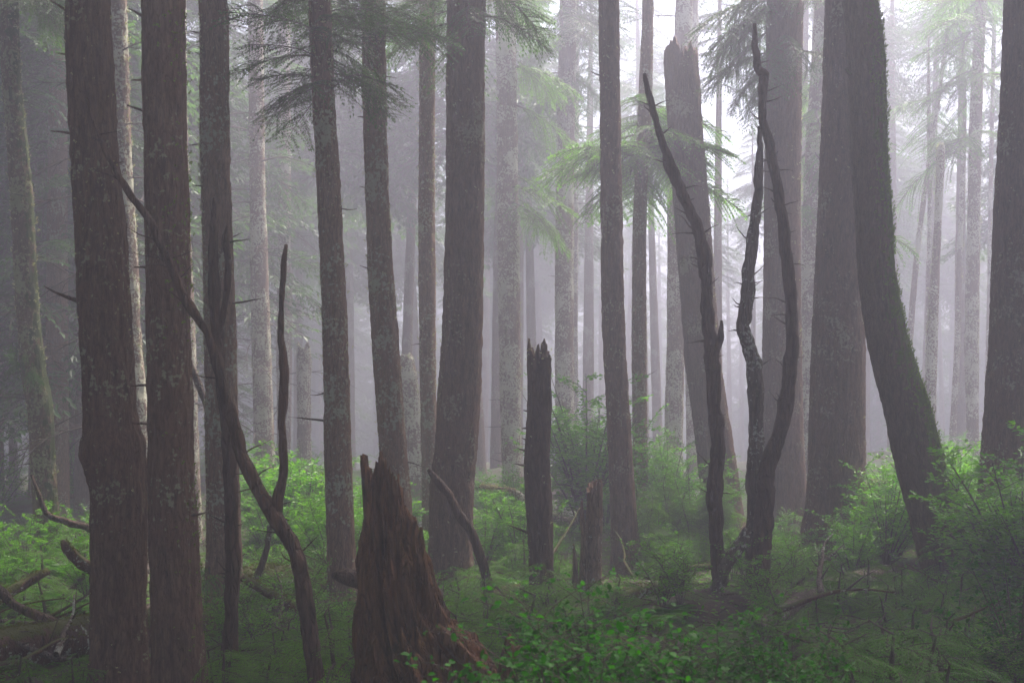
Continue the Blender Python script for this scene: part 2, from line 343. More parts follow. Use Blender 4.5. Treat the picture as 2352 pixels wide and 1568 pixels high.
def stub(o_q, row, sx, L, r, dy=-.3, dz=.1, mt='dead', name='branch_stub', bend=.25, droop=0., moss=0):
    a = at_row(o_q, row); Y = o_q[3]
    V, Q = tube(limb((a[0] + sx*a[3]*.75, a[1] - a[3]*.2, a[2]), (sx, dy, dz), L, r, bend, seg=6, droop=droop), 8, .02, bark=.002, rw=.02)
    s_ = MB().add(V, Q).build(name, M[mt], o_q[0], True)
def boughs_on(o_q, rows, n, L, T, mats, az=(0, 360), pitch=(-.25, .25), name='crown'):
    if T is BD:
        for i in range(n):
            a = at_row(o_q, random.uniform(*rows)); c = link('dead_branch', BDM[i % 4], o_q[0], a[:3]); L_ = random.uniform(*L)
            c.rotation_euler = (0, -random.uniform(*pitch), random.uniform(0, 6.28)); c.scale = (L_, L_, L_)
        return
    b = []
    for i in range(n):
        a = at_row(o_q, random.uniform(*rows)); yaw = R(random.uniform(*az)); b.append([a[0] + a[3]*.6*math.cos(yaw), a[1] + a[3]*.6*math.sin(yaw), a[2], yaw, random.uniform(*pitch), random.uniform(*L)])
    return link(name, crown_mesh(b, T, mats), o_q[0])
T_ = tree
T_('slim mossy conifer at the far left edge, patched with yellow lichen and a green tuft', [(18,-10,42),(28,200,40),(46,400,46),(70,784,50),(80,870,54),(92,935,54),(100,1085,52),(117,1320,62)], 13.5, 'left_moss', tuft=900, tsize=.022, tthr=.05, group='foreground trunks')
T_('thick brown trunk with a knobbly swelling low down, left of its twin', [(200,-10,93),(206,130,98),(221,400,104),(235,600,110),(244,784,113),(251,900,112),(253,950,115),(256,985,124),(258,1015,140),(259,1040,144),(266,1075,134),(272,1120,124),(272,1235,121),(276,1620,132)], 7.3, 'brown', tuft=500, tsize=.011, tthr=.15, group='foreground trunks', stubs=2)
T_('thick brown trunk with moss down its right edge, right of the swollen trunk', [(375,-10,92),(379,250,93),(384,500,95),(388,784,96),(391,900,98),(393,1050,98),(397,1185,104),(405,1385,110),(417,1640,116)], 6.9, 'brown', tuft=1300, tsize=.013, tmat='moss_tuft', tside=(1, .1, 0), tthr=-.2, group='foreground trunks', stubs=1)
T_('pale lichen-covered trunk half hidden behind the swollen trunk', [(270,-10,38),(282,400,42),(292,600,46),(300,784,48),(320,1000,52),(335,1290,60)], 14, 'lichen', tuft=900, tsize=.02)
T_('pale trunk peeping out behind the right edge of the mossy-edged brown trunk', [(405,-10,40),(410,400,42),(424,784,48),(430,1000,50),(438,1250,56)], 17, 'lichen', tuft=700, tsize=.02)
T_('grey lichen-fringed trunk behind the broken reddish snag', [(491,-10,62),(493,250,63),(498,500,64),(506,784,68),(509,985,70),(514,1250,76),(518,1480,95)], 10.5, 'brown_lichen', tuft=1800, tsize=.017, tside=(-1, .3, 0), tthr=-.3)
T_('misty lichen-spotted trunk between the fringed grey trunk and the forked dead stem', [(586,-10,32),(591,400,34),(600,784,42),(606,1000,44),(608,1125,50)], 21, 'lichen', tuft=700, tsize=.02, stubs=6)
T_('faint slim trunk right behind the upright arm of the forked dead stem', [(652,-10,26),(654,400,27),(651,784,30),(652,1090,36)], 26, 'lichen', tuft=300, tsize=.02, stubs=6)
T_('hazy brown trunk with drooping green boughs on top, one dead twig low on its left', [(734,-10,50),(741,180,50),(753,400,51),(770,784,56),(775,1000,59),(781,1200,62),(790,1450,72)], 10.6, 'brown_lichen', tuft=900, tsize=.014, tthr=.05)
T_('curving grey trunk under a dark umbrella of boughs, rising behind the rotten stump', [(858,-10,52),(862,300,52),(868,500,53),(885,784,60),(896,935,60),(907,1085,62),(915,1200,64),(930,1400,72)], 12, 'brown_lichen', tuft=900, tsize=.015, tthr=.05)
T_('slim straight trunk just left of the big central trunk', [(983,-10,35),(981,200,35),(982,784,37),(984,935,36),(988,1100,38),(992,1330,46)], 15, 'brown_lichen', tuft=1000, tsize=.018, tthr=-.1)
T_('big dark brown central trunk, straight and bare', [(1073,-10,85),(1070,100,84),(1068,450,86),(1061,784,90),(1050,985,97),(1038,1135,99),(1036,1345,102)], 12.8, 'brown', tuft=250, tsize=.015, tthr=.2, flare=.1, stubs=2)
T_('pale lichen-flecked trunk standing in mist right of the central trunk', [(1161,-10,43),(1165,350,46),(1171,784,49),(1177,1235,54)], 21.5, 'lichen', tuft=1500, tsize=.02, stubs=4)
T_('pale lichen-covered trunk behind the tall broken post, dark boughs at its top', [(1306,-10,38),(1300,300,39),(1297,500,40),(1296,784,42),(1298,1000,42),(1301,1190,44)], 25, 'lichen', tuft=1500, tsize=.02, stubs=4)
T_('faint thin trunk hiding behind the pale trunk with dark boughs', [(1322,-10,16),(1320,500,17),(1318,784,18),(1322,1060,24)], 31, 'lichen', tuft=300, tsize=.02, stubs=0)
T_('smooth dark grey trunk left of centre right, bending a little towards its foot', [(1398,-10,44),(1403,350,46),(1411,784,51),(1419,935,52),(1429,1135,56),(1441,1318,68)], 14.6, 'brown', tuft=300, tsize=.015, tthr=.1, stubs=2)
T_('slim misty trunk carrying bright green boughs half way up', [(1489,-10,24),(1480,275,31),(1473,400,30),(1468,784,33),(1471,1085,34),(1472,1190,38)], 18.5, 'brown_lichen', tuft=700, tsize=.02, stubs=4)
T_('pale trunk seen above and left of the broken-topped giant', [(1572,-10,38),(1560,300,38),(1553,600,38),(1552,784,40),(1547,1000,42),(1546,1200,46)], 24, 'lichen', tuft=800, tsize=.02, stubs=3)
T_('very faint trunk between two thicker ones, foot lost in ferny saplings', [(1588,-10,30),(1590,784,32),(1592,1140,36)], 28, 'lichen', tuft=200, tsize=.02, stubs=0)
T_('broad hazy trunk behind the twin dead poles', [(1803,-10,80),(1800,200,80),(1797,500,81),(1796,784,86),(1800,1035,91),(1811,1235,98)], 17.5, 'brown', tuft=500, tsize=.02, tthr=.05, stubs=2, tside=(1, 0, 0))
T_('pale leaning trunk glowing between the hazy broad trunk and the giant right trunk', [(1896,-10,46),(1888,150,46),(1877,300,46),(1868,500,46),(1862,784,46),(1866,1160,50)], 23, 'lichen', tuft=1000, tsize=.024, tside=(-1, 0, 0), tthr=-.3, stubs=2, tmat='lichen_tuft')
T_('giant dark trunk with a flaring foot on the right', [(1949,-10,100),(1940,300,104),(1935,500,108),(1926,784,117),(1922,985,122),(1921,1135,124),(1916,1250,132),(1912,1310,142)], 14.6, 'brown', tuft=250, tsize=.016, tthr=.2, flare=.5, stubs=1)
T_('leaning dark trunk furred with green moss on the right', [(1972,-10,72),(1987,100,79),(1992,200,80),(1996,350,79),(2007,500,79),(2017,650,80),(2040,784,88),(2082,935,98),(2106,1035,105),(2130,1135,102),(2157,1235,105),(2183,1330,112)], 11.8, 'moss', tuft=7000, tsize=.018, tmat='moss_tuft', tside=(1, -.25, .1), tthr=-.5, flare=.15, stubs=0, group='foreground trunks')
T_('dark trunk cut by the right edge of the view', [(2372,-10,118),(2362,250,120),(2350,500,124),(2342,784,130),(2334,985,142),(2330,1150,150),(2328,1225,156),(2327,1300,164)], 12.6, 'brown', tuft=300, tsize=.014, tthr=.1, stubs=1, group='foreground trunks')
T_('thin bare pole leaning right in the right-hand mist', [(2166,150,8),(2130,400,11),(2110,550,12),(2090,784,14),(2078,1040,16)], 28, 'lichen', H=14, tuft=250, tsize=.022, stubs=4)
T_('very thin pole crossing behind the leaning bare pole', [(2133,180,7),(2135,500,9),(2132,650,9),(2126,1030,12)], 29, 'lichen', H=13, tuft=150, tsize=.02, stubs=4)
T_('slender pale pole with a pinkish broken tip, left of the taller lichen trunk', [(2216,228,7),(2212,400,11),(2205,550,12),(2199,784,13),(2187,1020,16)], 28, 'lichen', H=11, tuft=300, tsize=.022, stubs=0, name='conifer_tree')
T_('tall slim lichen-flecked trunk in the right-hand mist', [(2254,-10,23),(2242,250,27),(2237,500,28),(2232,784,31),(2235,1060,30)], 25, 'lichen', tuft=900, tsize=.022, stubs=4)
T_('hair-thin faint trunk just left of the trunk at the right edge', [(2285,-10,9),(2276,400,9),(2270,784,10),(2262,1060,13)], 31, 'lichen', stubs=0)
def jag(sp, seed, rough=.05, fr=9):                # rim profile of a broken trunk: list of (degrees, metres below the highest tip)
    d = np.array(sorted(sp)); a = np.r_[d[:, 0] - 360, d[:, 0], d[:, 0] + 360]; v = np.r_[d[:, 1], d[:, 1], d[:, 1]]
    return lambda th: np.interp(np.degrees(th) % 360, a, v) + rough * (1 + vn(np.stack([np.cos(th)*fr*.5 + seed, np.sin(th)*fr*.5, 0*th], -1)))
T_('broken-topped giant snag with a crown of splinters against the bright sky', [(1562,78,66),(1563,120,74),(1568,200,77),(1574,300,77),(1582,400,79),(1590,500,80),(1605,700,78),(1616,840,80),(1629,935,82),(1650,1085,85),(1662,1200,90),(1668,1255,96)], 18, 'brown', name='broken_snag', cat='dead tree', tuft=500, tsize=.018, tthr=.1, tside=(1, 0, 0), stubs=2,
   top=jag([(0, .26), (25, .3), (60, .05), (90, .3), (120, .25), (170, .28), (200, .2), (235, .0), (250, .1), (275, .3), (300, .12), (320, .24), (345, .2)], 3, .11, 22))
T_('short pale broken stub in the mist left of the trunk with the dead twig', [(698,775,24),(698,800,30),(698,900,31),(699,1075,34)], 25, 'lichen', name='broken_snag', cat='dead tree', tuft=250, tsize=.022, stubs=0, top=jag([(0, .2), (60, 0), (120, .3), (180, .05), (230, .15), (300, .3)], 5, .03))
T_('rounded pale broken stub leaning behind the curving grey trunk', [(931,805,28),(935,850,40),(945,950,42),(955,1080,44),(965,1230,50)], 20, 'lichen', name='broken_snag', cat='dead tree', tuft=500, tsize=.02, stubs=0, top=jag([(0, .15), (60, 0), (120, .1), (180, .12), (230, .05), (300, .1)], 5, .02))
T_('tall pale broken pole with a ragged mossy tip, in the right-hand mist', [(2161,320,10),(2161,345,16),(2160,375,17),(2155,500,15),(2147,650,19),(2141,784,24),(2136,985,26),(2134,1080,30)], 22, 'lichen', name='broken_snag', cat='dead tree', tuft=700, tsize=.022, tside=(-1, 0, .2), tthr=-.3, stubs=0, top=jag([(0, .1), (90, 0), (180, .15), (270, .05)], 7, .02))
T_('tall dark broken post with a splintered top, right of the central trunk', [(1238,765,50),(1238,800,53),(1239,935,54),(1233,1085,57),(1238,1180,57),(1240,1235,56),(1246,1390,58)], 11.5, 'dead', name='broken_snag', cat='dead tree', tuft=200, tsize=.012, stubs=0, bark=.008, rough=.06,
   top=jag([(0, .19), (30, .12), (60, .03), (100, .14), (150, .05), (180, .0), (200, .1), (240, .18), (262, .02), (275, .15), (310, .22), (330, .07), (345, .2)], 9, .07, 15))
T_('small split stump with jagged splinters among green shrubs, tallest piece', [(1363,1097,34),(1365,1135,34),(1363,1235,38),(1357,1350,46)], 12, 'dead_pale', name='split_stump', cat='stump', tuft=0, stubs=0, bark=.008, rough=.08, top=jag([(0, .03), (90, .0), (180, .08), (230, .12), (280, .02), (330, 0)], 11, .03))
def thin(p, k=.84): return [(a, b, c*k) for a, b, c in p]
def solo(name, label, cat, pts, Y, m='dead', parts=(), top=None, nt=24, step=.03, bark=.005, rough=.1, anchor=True, group=None, tuft=0, tmat='moss_tuft', tside=None, tsize=.014, dy=None, flare=None, groove=None, rw=.03, tthr=-.2, tname='moss', mainname='trunk', hang=0, kink=.22, stretch=9.):
    """dead stem given top to base in picture rows; dy = extra depth per point (list)"""
    dy = dy or [0]*len(pts); pts = thin(pts) if cat == 'dead tree' else pts
    q = [np.array([*P(px, py, Y + e), wd/2/F*(Y + e)]) for (px, py, wd), e in zip(pts, dy)][::-1]
    base = q[0].copy()
    if anchor: ANCH.append((base[0], base[1], base[2] + .03)); q.insert(0, np.r_[base[:3] + [0, 0, -.3], base[3]*1.1])
    o = thing(name, base[:3], label, cat, group); q = [np.r_[a[:3] - base[:3], a[3]] for a in q]
    V, Q = tube(q, nt, step, bark=bark, rw=rw, rough=rough, kink=kink, stretch=stretch, soft=.5 if kink else 1., seed=len(TREES) + 3, top=top, flare=flare, groove=groove)
    MB().add(V, Q).build(mainname, M[m], o, True)
    if tuft: tufts(V, nt, len(V)//nt - 4, tuft, tsize, M[tmat], o, tname, side=tside, thr=tthr, hang=hang)
    for nm, pp, mm, tp in parts:
        pp = [np.array([*P(px, py, Y), wd/2/F*Y]) for px, py, wd in pp][::-1]; pp = [np.r_[a[:3] - base[:3], a[3]] for a in pp]
        MB().add(*tube(pp, 12, step, bark=bark*.7, rw=rw, rough=rough, kink=kink, seed=len(pp), top=tp)).build(nm, M[mm], o, True)
    r = (o, q, base, Y); TREES[label] = r; return r
def twigs(o_q, n, r=.007, L=(.04, .14), rows=None, mt='dead'):
    o, q, base, Y = o_q
    for i in range(n):
        a = at_row(o_q, random.uniform(*rows)); s_ = random.choice((-1, 1))
        MB().add(*tube(limb((a[0] + s_*a[3]*.7, a[1], a[2]), (s_, random.uniform(-.5, .5), random.uniform(-.1, .9)), random.uniform(*L), r, .5, seg=4), 5, .02)).build('twig_stub', M[mt], o, True)
fork = solo('forked_dead_tree', 'long dark leaning dead stem forking low down, its tip crossing the swollen trunk', 'dead tree',
    [(198,225,5),(212,275,9),(228,320,10),(260,385,13),(295,440,17),(340,505,18),(380,590,20),(425,690,22),(475,765,25),(500,850,29),(527,950,31),(555,1040,33),(597,1128,38),(628,1185,44),(662,1235,40),(685,1290,38),(702,1370,40),(716,1470,42),(724,1585,46)], 6.4,
    parts=[('fork_arm', [(657,562,7),(652,600,12),(650,650,13),(645,750,14),(652,850,17),(645,980,18),(650,1080,20),(634,1165,26),(630,1200,30)], 'dead', None)], rough=.16, nt=16)
twigs(fork, 22, .006, (.05, .2), rows=(250, 1300))
solo('broken_snag', 'reddish broken snag with two prongs in front of the lichen-fringed trunk', 'dead tree',
    [(492,455,5),(490,500,16),(490,530,24),(492,650,28),(497,784,30),(512,900,30),(522,985,30),(530,1135,32),(533,1335,38),(530,1600,40)], 7.7, nt=24, rough=.12,
    parts=[('prong', [(521,520,5),(517,545,12),(524,600,13),(522,660,15),(512,720,15),(502,775,16),(500,830,18)], 'dead', None)])
twigs(TREES['reddish broken snag with two prongs in front of the lichen-fringed trunk'], 6, .007, rows=(600, 1350))
ls = solo('dead_pole', 'dark leaning dead pole whose thin tip points at the broken-topped giant', 'dead tree',
    [(1480,170,8),(1486,215,15),(1497,250,16),(1522,320,19),(1542,380,28),(1567,440,26),(1597,515,28),(1612,575,33),(1620,650,31),(1624,750,34),(1632,820,38),(1636,935,36),(1646,1020,42),(1644,1085,38),(1648,1200,40),(1654,1370,44)], 10.8, nt=20, rough=.12,
    parts=[('prong', [(1657,736,4),(1655,770,14),(1643,805,22),(1632,850,26)], 'dead', None)])
twigs(ls, 22, .010, (.05, .22), rows=(200, 1150))
tw1 = solo('dead_pole', 'crooked grey-green dead pole, left one of the crossing pair', 'dead tree',
    [(1744,290,10),(1742,400,22),(1733,500,28),(1722,600,34),(1714,690,38),(1703,745,36),(1716,785,42),(1733,830,46),(1734,900,42),(1735,1000,42),(1734,1150,46),(1738,1320,50)], 11.0, 'dead_grey', nt=22, rough=.1)
twigs(tw1, 18, .009, (.05, .2), rows=(350, 900))
tw2 = solo('dead_pole', 'reddish dead pole with a knobbly top, right one of the crossing pair', 'dead tree',
    [(1732,55,9),(1736,110,15),(1744,160,20),(1757,172,26),(1756,200,26),(1753,260,21),(1765,330,24),(1780,420,26),(1797,520,28),(1808,620,30),(1816,720,32),(1816,800,36),(1808,900,38),(1790,985,42),(1766,1080,44),(1752,1180,50),(1745,1260,56),(1742,1345,64)], 10.7, 'dead', nt=22, rough=.12)
twigs(tw2, 22, .009, (.05, .22), rows=(100, 950))
solo('leaning_branch', 'dark dead branch leaning against the foot of the central trunk', 'branch',
    [(984,1078,8),(1003,1103,16),(1026,1127,16),(1056,1180,18),(1086,1225,22),(1106,1285,22),(1118,1335,24),(1124,1400,26)], 11.2, nt=14, rough=.12)
solo('broken_branch', 'pale snapped log propped against the crossing dead poles', 'log',
    [(1727,1203,22),(1715,1225,30),(1690,1265,30),(1668,1300,32),(1650,1350,34)], 10.3, 'dead_grey', nt=16, rough=.12, top=jag([(0, .0), (90, .08), (180, .03), (270, .06)], 2, .03))
sp = TREES['small split stump with jagged splinters among green shrubs, tallest piece']
for pts in ([(1336,1150,4),(1336,1180,9),(1339,1235,13),(1340,1340,20)], [(1317,1248,3),(1320,1280,9),(1322,1350,15)]):
    q = [np.array([*P(px, py, 11.9), wd/2/F*11.9]) for px, py, wd in pts][::-1]
    MB().add(*tube([np.r_[a[:3] - sp[2][:3], a[3]] for a in q], 10, .03, bark=.005, rough=.1)).build('splinter', M['dead_pale'], sp[0], True)
# big rotten stump
def st_fl(th, s):
    k = np.exp(-np.maximum(0, s - .3)/.35)
    return 1 + k*(.16*np.cos(5*th + 1) + .1*np.cos(9*th)) + .05*np.sign(np.cos(7*th + s*2))*np.abs(np.cos(7*th + s*2))**.5 + .04*np.cos(23*th + s*3)
def st_gr(th, s):
    g = lambda a, w_: np.exp(-((np.angle(np.exp(1j*(th - R(a)))))/w_)**2)
    return 1 - .78*g(252, .07)*np.clip((1.75 - s)*3, 0, 1) - .22*g(285, .12) - .2*g(320, .1) - .18*g(205, .12) - .15*g(268, .06)
big = solo('rotten_stump', 'big dark rotten stump with tall jagged spires in the foreground', 'stump',
    [(886,1026,96),(886,1090,94),(888,1155,102),(897,1235,124),(904,1315,158),(912,1385,178),(924,1450,206),(942,1500,240),(966,1560,284),(974,1620,306)], 6.2, 'rot', nt=200, step=.012, rough=.08, bark=.026, rw=.042, mainname='shell', kink=0, stretch=26.,
    top=jag([(0, .42), (15, .34), (22, .46), (40, .3), (60, .12), (90, .2), (120, .08), (150, .26), (168, .14), (174, .02), (186, .03), (191, .30), (205, .26), (212, .13), (224, .06), (232, .2), (240, .22), (247, .05), (262, .01), (270, .0), (282, .05), (300, .12), (318, .2), (330, .36), (345, .4)], 4, .05, 40), flare=st_fl, groove=st_gr)
for pts in ([(955,1196,3),(951,1225,10),(958,1270,20),(964,1330,26)], [(967,1210,3),(968,1240,9),(972,1290,16),(980,1340,22)], [(846,1130,6),(842,1200,16),(836,1300,22),(832,1400,26)]):
    q = [np.array([*P(px, py, 6.05), wd/2/F*6.05]) for px, py, wd in pts][::-1]
    MB().add(*tube([np.r_[a[:3] - big[2][:3], a[3]] for a in q], 12, .02, bark=.006, rough=.1)).build('splinter', M['rot'], big[0], True)
for pts in ([(1000,1440,26),(1050,1490,34),(1105,1545,30),(1160,1600,26)], [(940,1500,30),(990,1545,36),(1040,1600,36)]):
    q = [np.array([*P(px, py, 5.95), wd/2/F*5.95]) for px, py, wd in pts]
    MB().add(*tube([np.r_[a[:3] - big[2][:3], a[3]] for a in q], 14, .02, bark=.008, rough=.12)).build('root', M['rot'], big[0], True)
solo('small_stump', 'small dark charred-looking stump with a side knob, right of the rotten stump', 'stump',
    [(1170,1455,6),(1168,1470,18),(1172,1495,40),(1166,1530,34),(1160,1590,50)], 5.9, 'rot', nt=24, rough=.14, parts=[('side_knob', [(1213,1490,9),(1200,1488,14),(1182,1492,26),(1166,1505,28)], 'rot', None)])
solo('small_stump', 'low reddish broken stump behind the foot of the giant dark trunk', 'stump', [(1992,1150,20),(1994,1175,26),(1996,1215,32)], 18.5, 'dead', nt=20, top=jag([(0, 0), (60, .1), (150, .02), (210, .12), (280, .04)], 2, .04))
solo('small_stump', 'small reddish stump in the gloom left of the swollen trunk', 'stump', [(186,1205,16),(185,1230,20),(184,1300,24)], 12.5, 'dead', nt=16, top=jag([(0, .05), (90, 0), (180, .08), (270, .03)], 2, .03))
# ------------------------------------------------------------------ trunk details seen in the photo
K = list(TREES); tr = lambda i: TREES[K[i]]
for row, L, dz in ((35, .16, .55), (132, .10, .1), (312, .15, .0)): stub(tr(1), row, -1, L, .010, dz=dz)
stub(tr(1), 697, -1, .26, .016, dz=.35, bend=.12)
for row, L in ((45, .12), (187, .10), (262, .14), (618, .10), (740, .05), (885, .13), (975, .12)): stub(tr(2), row, -1, L, .011, dz=random.uniform(-.1, .3))
stub(tr(2), 1182, 1, .14, .012, dz=-.05)
for row, L, sx in ((80, .12, -1), (130, .08, -1), (335, .14, -1), (430, .12, -1), (560, .3, 1), (700, .4, 1)): stub(tr(5), row, sx, L, .010)
stub(tr(8), 967, -1, .36, .012, dz=.15, bend=.1, mt='dead_grey')
stub(tr(9), 207, 1, .05, .014); stub(tr(9), 272, -1, .1, .010); stub(tr(9), 435, -1, .10, .010); stub(tr(9), 620, -1, .13, .010)
stub(tr(10), 57, -1, .18, .016, dz=0)
for row, L in ((918, .28), (980, .4), (1060, .3)): stub(tr(12), row, -1, L, .012, mt='dead_grey')
for row, L in ((318, .6), (445, .35), (535, .4), (635, .25)): stub(tr(13), row, -1, L, .013, mt='dead_grey', dz=.05)
stub(tr(15), 178, -1, .18, .014, dz=.3)
stub(tr(22), 178, -1, .16, .026, dz=.15, bend=.4, mt='moss'); stub(tr(22), 410, -1, .1, .014)
post = TREES['tall dark broken post with a splintered top, right of the central trunk']
for row, L in ((945, .08), (985, .1), (1010, .08), (1037, .12), (1070, .14), (1225, .28)): stub(post, row, -1, L, .016, dz=.25)
# mossy tuft of the leftmost tree
b = at_row(tr(0), 835); MB().add(*inst(BN[0], euler(rng.uniform(0, 6.28, 14), rng.uniform(-1.3, -.5, 14), rng.uniform(-1, 1, 14), rng.uniform(.15, .3, 14)), np.tile(b[:3], (14, 1)) + np.c_[rng.normal(0, .08, 14), rng.normal(-.12, .04, 14), rng.normal(0, .1, 14)])).build('green_tuft', [M['fern'], M['twig']], tr(0)[0])
# boughs in view
for t_ in BD: BDM.append(MB().add(*t_).mesh('dead_branch', M['twig']))
HM = [M['hemlock'], M['twig']]; HP = [M['hemlock_pale'], M['twig']]
boughs_on(tr(8), (-90, 215), 30, (.45, 1.0), BN, HM, pitch=(-.35, .35))
boughs_on(tr(9), (20, 110), 22, (.5, .95), BN, HM, az=(-200, 20), pitch=(-.1, .4))
boughs_on(tr(10), (-60, 20), 10, (.6, 1.), BN, HM, pitch=(-.6, 0))
boughs_on(tr(11), (-80, 60), 12, (.7, 1.0), BN, HM, pitch=(-.6, -.1))
boughs_on(tr(13), (-80, 230), 34, (.9, 1.7), BL, HM, pitch=(-.6, 0))
boughs_on(tr(16), (230, 400), 46, (.8, 1.75), BL, HP, pitch=(-.3, .15))
boughs_on(tr(19), (-80, 160), 22, (.9, 1.6), BL, HM, az=(110, 290), pitch=(-.7, -.1))
boughs_on(tr(12), (-60, 500), 16, (.8, 1.6), BL, HP, az=(-60, 60), pitch=(-.6, -.1))
boughs_on(tr(20), (-60, 500), 22, (.9, 2.0), BL, HP, pitch=(-.6, -.1))
boughs_on(tr(27), (-80, 330), 20, (.9, 2.0), BL, HP, az=(90, 270), pitch=(-.6, 0))
boughs_on(tr(24), (-300, 300), 12, (1.2, 2.2), BL, HP, pitch=(-.6, 0))
boughs_on(tr(0), (-120, 30), 12, (.6, 1.), BN, HM, az=(-60, 60), pitch=(-.5, 0))
for i, rows, n in ((0, (200, 1150), 14), (3, (50, 1000), 18), (4, (0, 1000), 22), (6, (0, 1000), 30), (7, (0, 950), 30), (14, (200, 900), 10), (17, (0, 900), 6)):
    boughs_on(tr(i), rows, n, (.6, 1.7) if i else (.3, .8), BD, [M['twig']], az=(0, 360), pitch=(-.4, .2), name='dead_branches')
# ------------------------------------------------------------------ fallen logs
def log(name, label, pts, m='log', nt=20,  bark=.008, group='fallen logs', tuft=0, knobs=0, tmat='gold_moss', side=(0, 0, 1), cat='log', branches=()):
    q = [np.array([*P(px, py, Y), wd/2/F*Y]) for px, py, wd, Y in pts]; base = q[len(q)//2].copy(); o = thing(name, base[:3], label, cat, group)
    if cat == 'log' and 'raised' not in label and 'horizontal' not in label and 'broken end' not in label:
        for a, b_ in zip(q[:-1], q[1:]):
            for f_ in (0, .5): c_ = a + (b_ - a)*f_; ANCH.append((c_[0], c_[1], c_[2] - c_[3]*.95))
    q = [np.r_[a[:3] - base[:3], a[3]] for a in q]; V, Q = tube(q, nt, .03, bark=bark, rw=.04, rough=.12, seed=len(pts)*3 + int(pts[0][0]))
    MB().add(V, Q).build('log_body' if cat == 'log' else 'stem', M[m], o, True)
    if tuft: tufts(V, nt, len(V)//nt - 2, tuft, .014, M[tmat], o, 'moss', side=side, thr=-.2, patch=5)
    for k in range(knobs):
        a = q[0] + (q[-1] - q[0]) * random.uniform(.1, .9); L = random.uniform(.08, .2)
        MB().add(*tube(limb(a[:3] + np.array([0, 0, a[3]*.8]), (random.uniform(-.4, .4), -.3, 1), L, .018, .3, seg=4), 8, .02, bark=.003)).build('branch_stub', M['dead_grey'], o, True)
log('fallen_log', 'big mossy red-brown fallen log with upright stubs at the lower left', [(-60,1500,100,8.2),(60,1482,96,8.5),(150,1468,92,8.7),(240,1455,90,9),(420,1440,84,9.5),(560,1430,70,10.2)], tuft=1600, knobs=9)
log('fallen_branch', 'mossy branch rising to the left of the gloomy left trunk foot', [(-30,1400,20,9.6),(40,1350,24,9.8),(110,1310,14,10)], tuft=300, cat='branch', nt=12)
log('fallen_branch', 'reddish branch sloping down onto the mossy fallen log', [(-10,1345,18,9),(30,1385,20,9),(80,1410,22,9),(125,1430,20,9)], m='dead', cat='branch', nt=12, tuft=120)
log('fallen_branch', 'thick mossy bough end pointing up beside the swollen trunk', [(143,1240,8,9.6),(155,1262,20,9.6),(185,1290,24,9.7),(240,1325,24,9.9),(330,1370,26,10.2)], cat='branch', nt=12, tuft=400)
log('fallen_branch', 'bent reddish dead branch hanging across the slim mossy conifer', [(72,1090,6,11),(88,1128,9,11),(110,1180,11,11),(160,1200,14,11),(215,1215,16,11.2),(300,1240,14,11.4)], m='dead', cat='branch', nt=10, tuft=60)
log('fallen_log', 'moss-topped mound of an old log right of the reddish snag', [(520,1370,80,10.5),(590,1340,84,11),(660,1335,70,11.5),(740,1340,50,12)], tuft=1400, knobs=0)
log('fallen_branch', 'straight mossy stick sloping down behind the forked dead stem', [(556,1326,16,9.5),(610,1358,18,9.5),(680,1395,18,9.5),(740,1425,16,9.6)], cat='branch', nt=12, tuft=250)
log('fallen_branch', 'grey slanting stick leaning above the mossy mound', [(620,1205,10,10.5),(610,1270,12,10.5),(590,1325,14,10.5),(570,1375,14,10.5)], m='dead_grey', cat='branch', nt=10)
log('fallen_log', 'pale horizontal log in the mist behind the forked dead stem', [(560,1068,18,17),(600,1076,20,17),(650,1082,20,17.3),(760,1085,18,18)], m='dead_grey')
log('fallen_branch', 'grey slanting limb behind the mossy-edged brown trunk', [(436,830,8,12),(455,880,14,12),(475,930,14,12),(510,1000,12,12)], m='dead_grey', cat='branch', nt=10)
log('fallen_log', 'broken end of a log jutting left from behind the rotten stump', [(764,1318,14,8.2),(790,1322,32,8.2),(830,1332,44,8.3),(930,1350,46,8.5),(1000,1370,44,8.8)], m='dead', knobs=1)
log('fallen_log', 'dark log end lying in the shrubs right of the leaning branch', [(1200,1352,26,11.8),(1175,1362,40,11.8),(1140,1380,44,11.6),(1080,1400,40,11.3)], m='dead')
log('fallen_log', 'long grey-topped fallen log across the dark hollow at lower right', [(1740,1440,30,9.0),(1800,1405,40,9.8),(1880,1362,44,11),(1960,1335,46,12),(2060,1318,46,12.9)], m='dead_grey', tuft=150, knobs=2)
log('fallen_log', 'horizontal mossy log raised above the ground behind the leaning mossy trunk', [(1960,1108,24,14.8),(2010,1114,26,15),(2080,1122,26,15.2),(2180,1130,24,15.5)], m='log', tuft=200)
log('fallen_branch', 'thin grey bent pole under the raised mossy log', [(1990,1160,9,14.4),(2040,1172,10,14.4),(2100,1172,10,14.5),(2180,1165,9,14.6)], m='dead_grey', cat='branch', nt=8)
log('fallen_log', 'red-brown mossy log at the right edge of the view', [(2190,1228,24,14.6),(2245,1218,34,14.6),(2300,1208,40,14.6),(2420,1195,42,14.6)], tuft=500)
log('fallen_branch', 'thin dark stick below the mossy log at the right edge', [(2250,1235,10,13.4),(2300,1240,12,13.4),(2400,1246,12,13.4)], m='dead', cat='branch', nt=8)
log('fallen_log', 'pale weathered log lying among the low shrubs in the centre', [(1230,1178,18,19.5),(1290,1195,24,19.3),(1350,1210,22,19),(1420,1222,20,18.5)], m='dead_grey', tuft=100)
log('fallen_branch', 'white lichen-tufted branch in front of the pale central trunk', [(1100,1115,6,15.5),(1150,1122,9,15.5),(1185,1130,13,15.5),(1215,1165,16,15.5),(1240,1190,16,15.5)], m='lichen', cat='branch', nt=10, tuft=500, tmat='lichen_tuft', side=(-.3, -.6, .2))
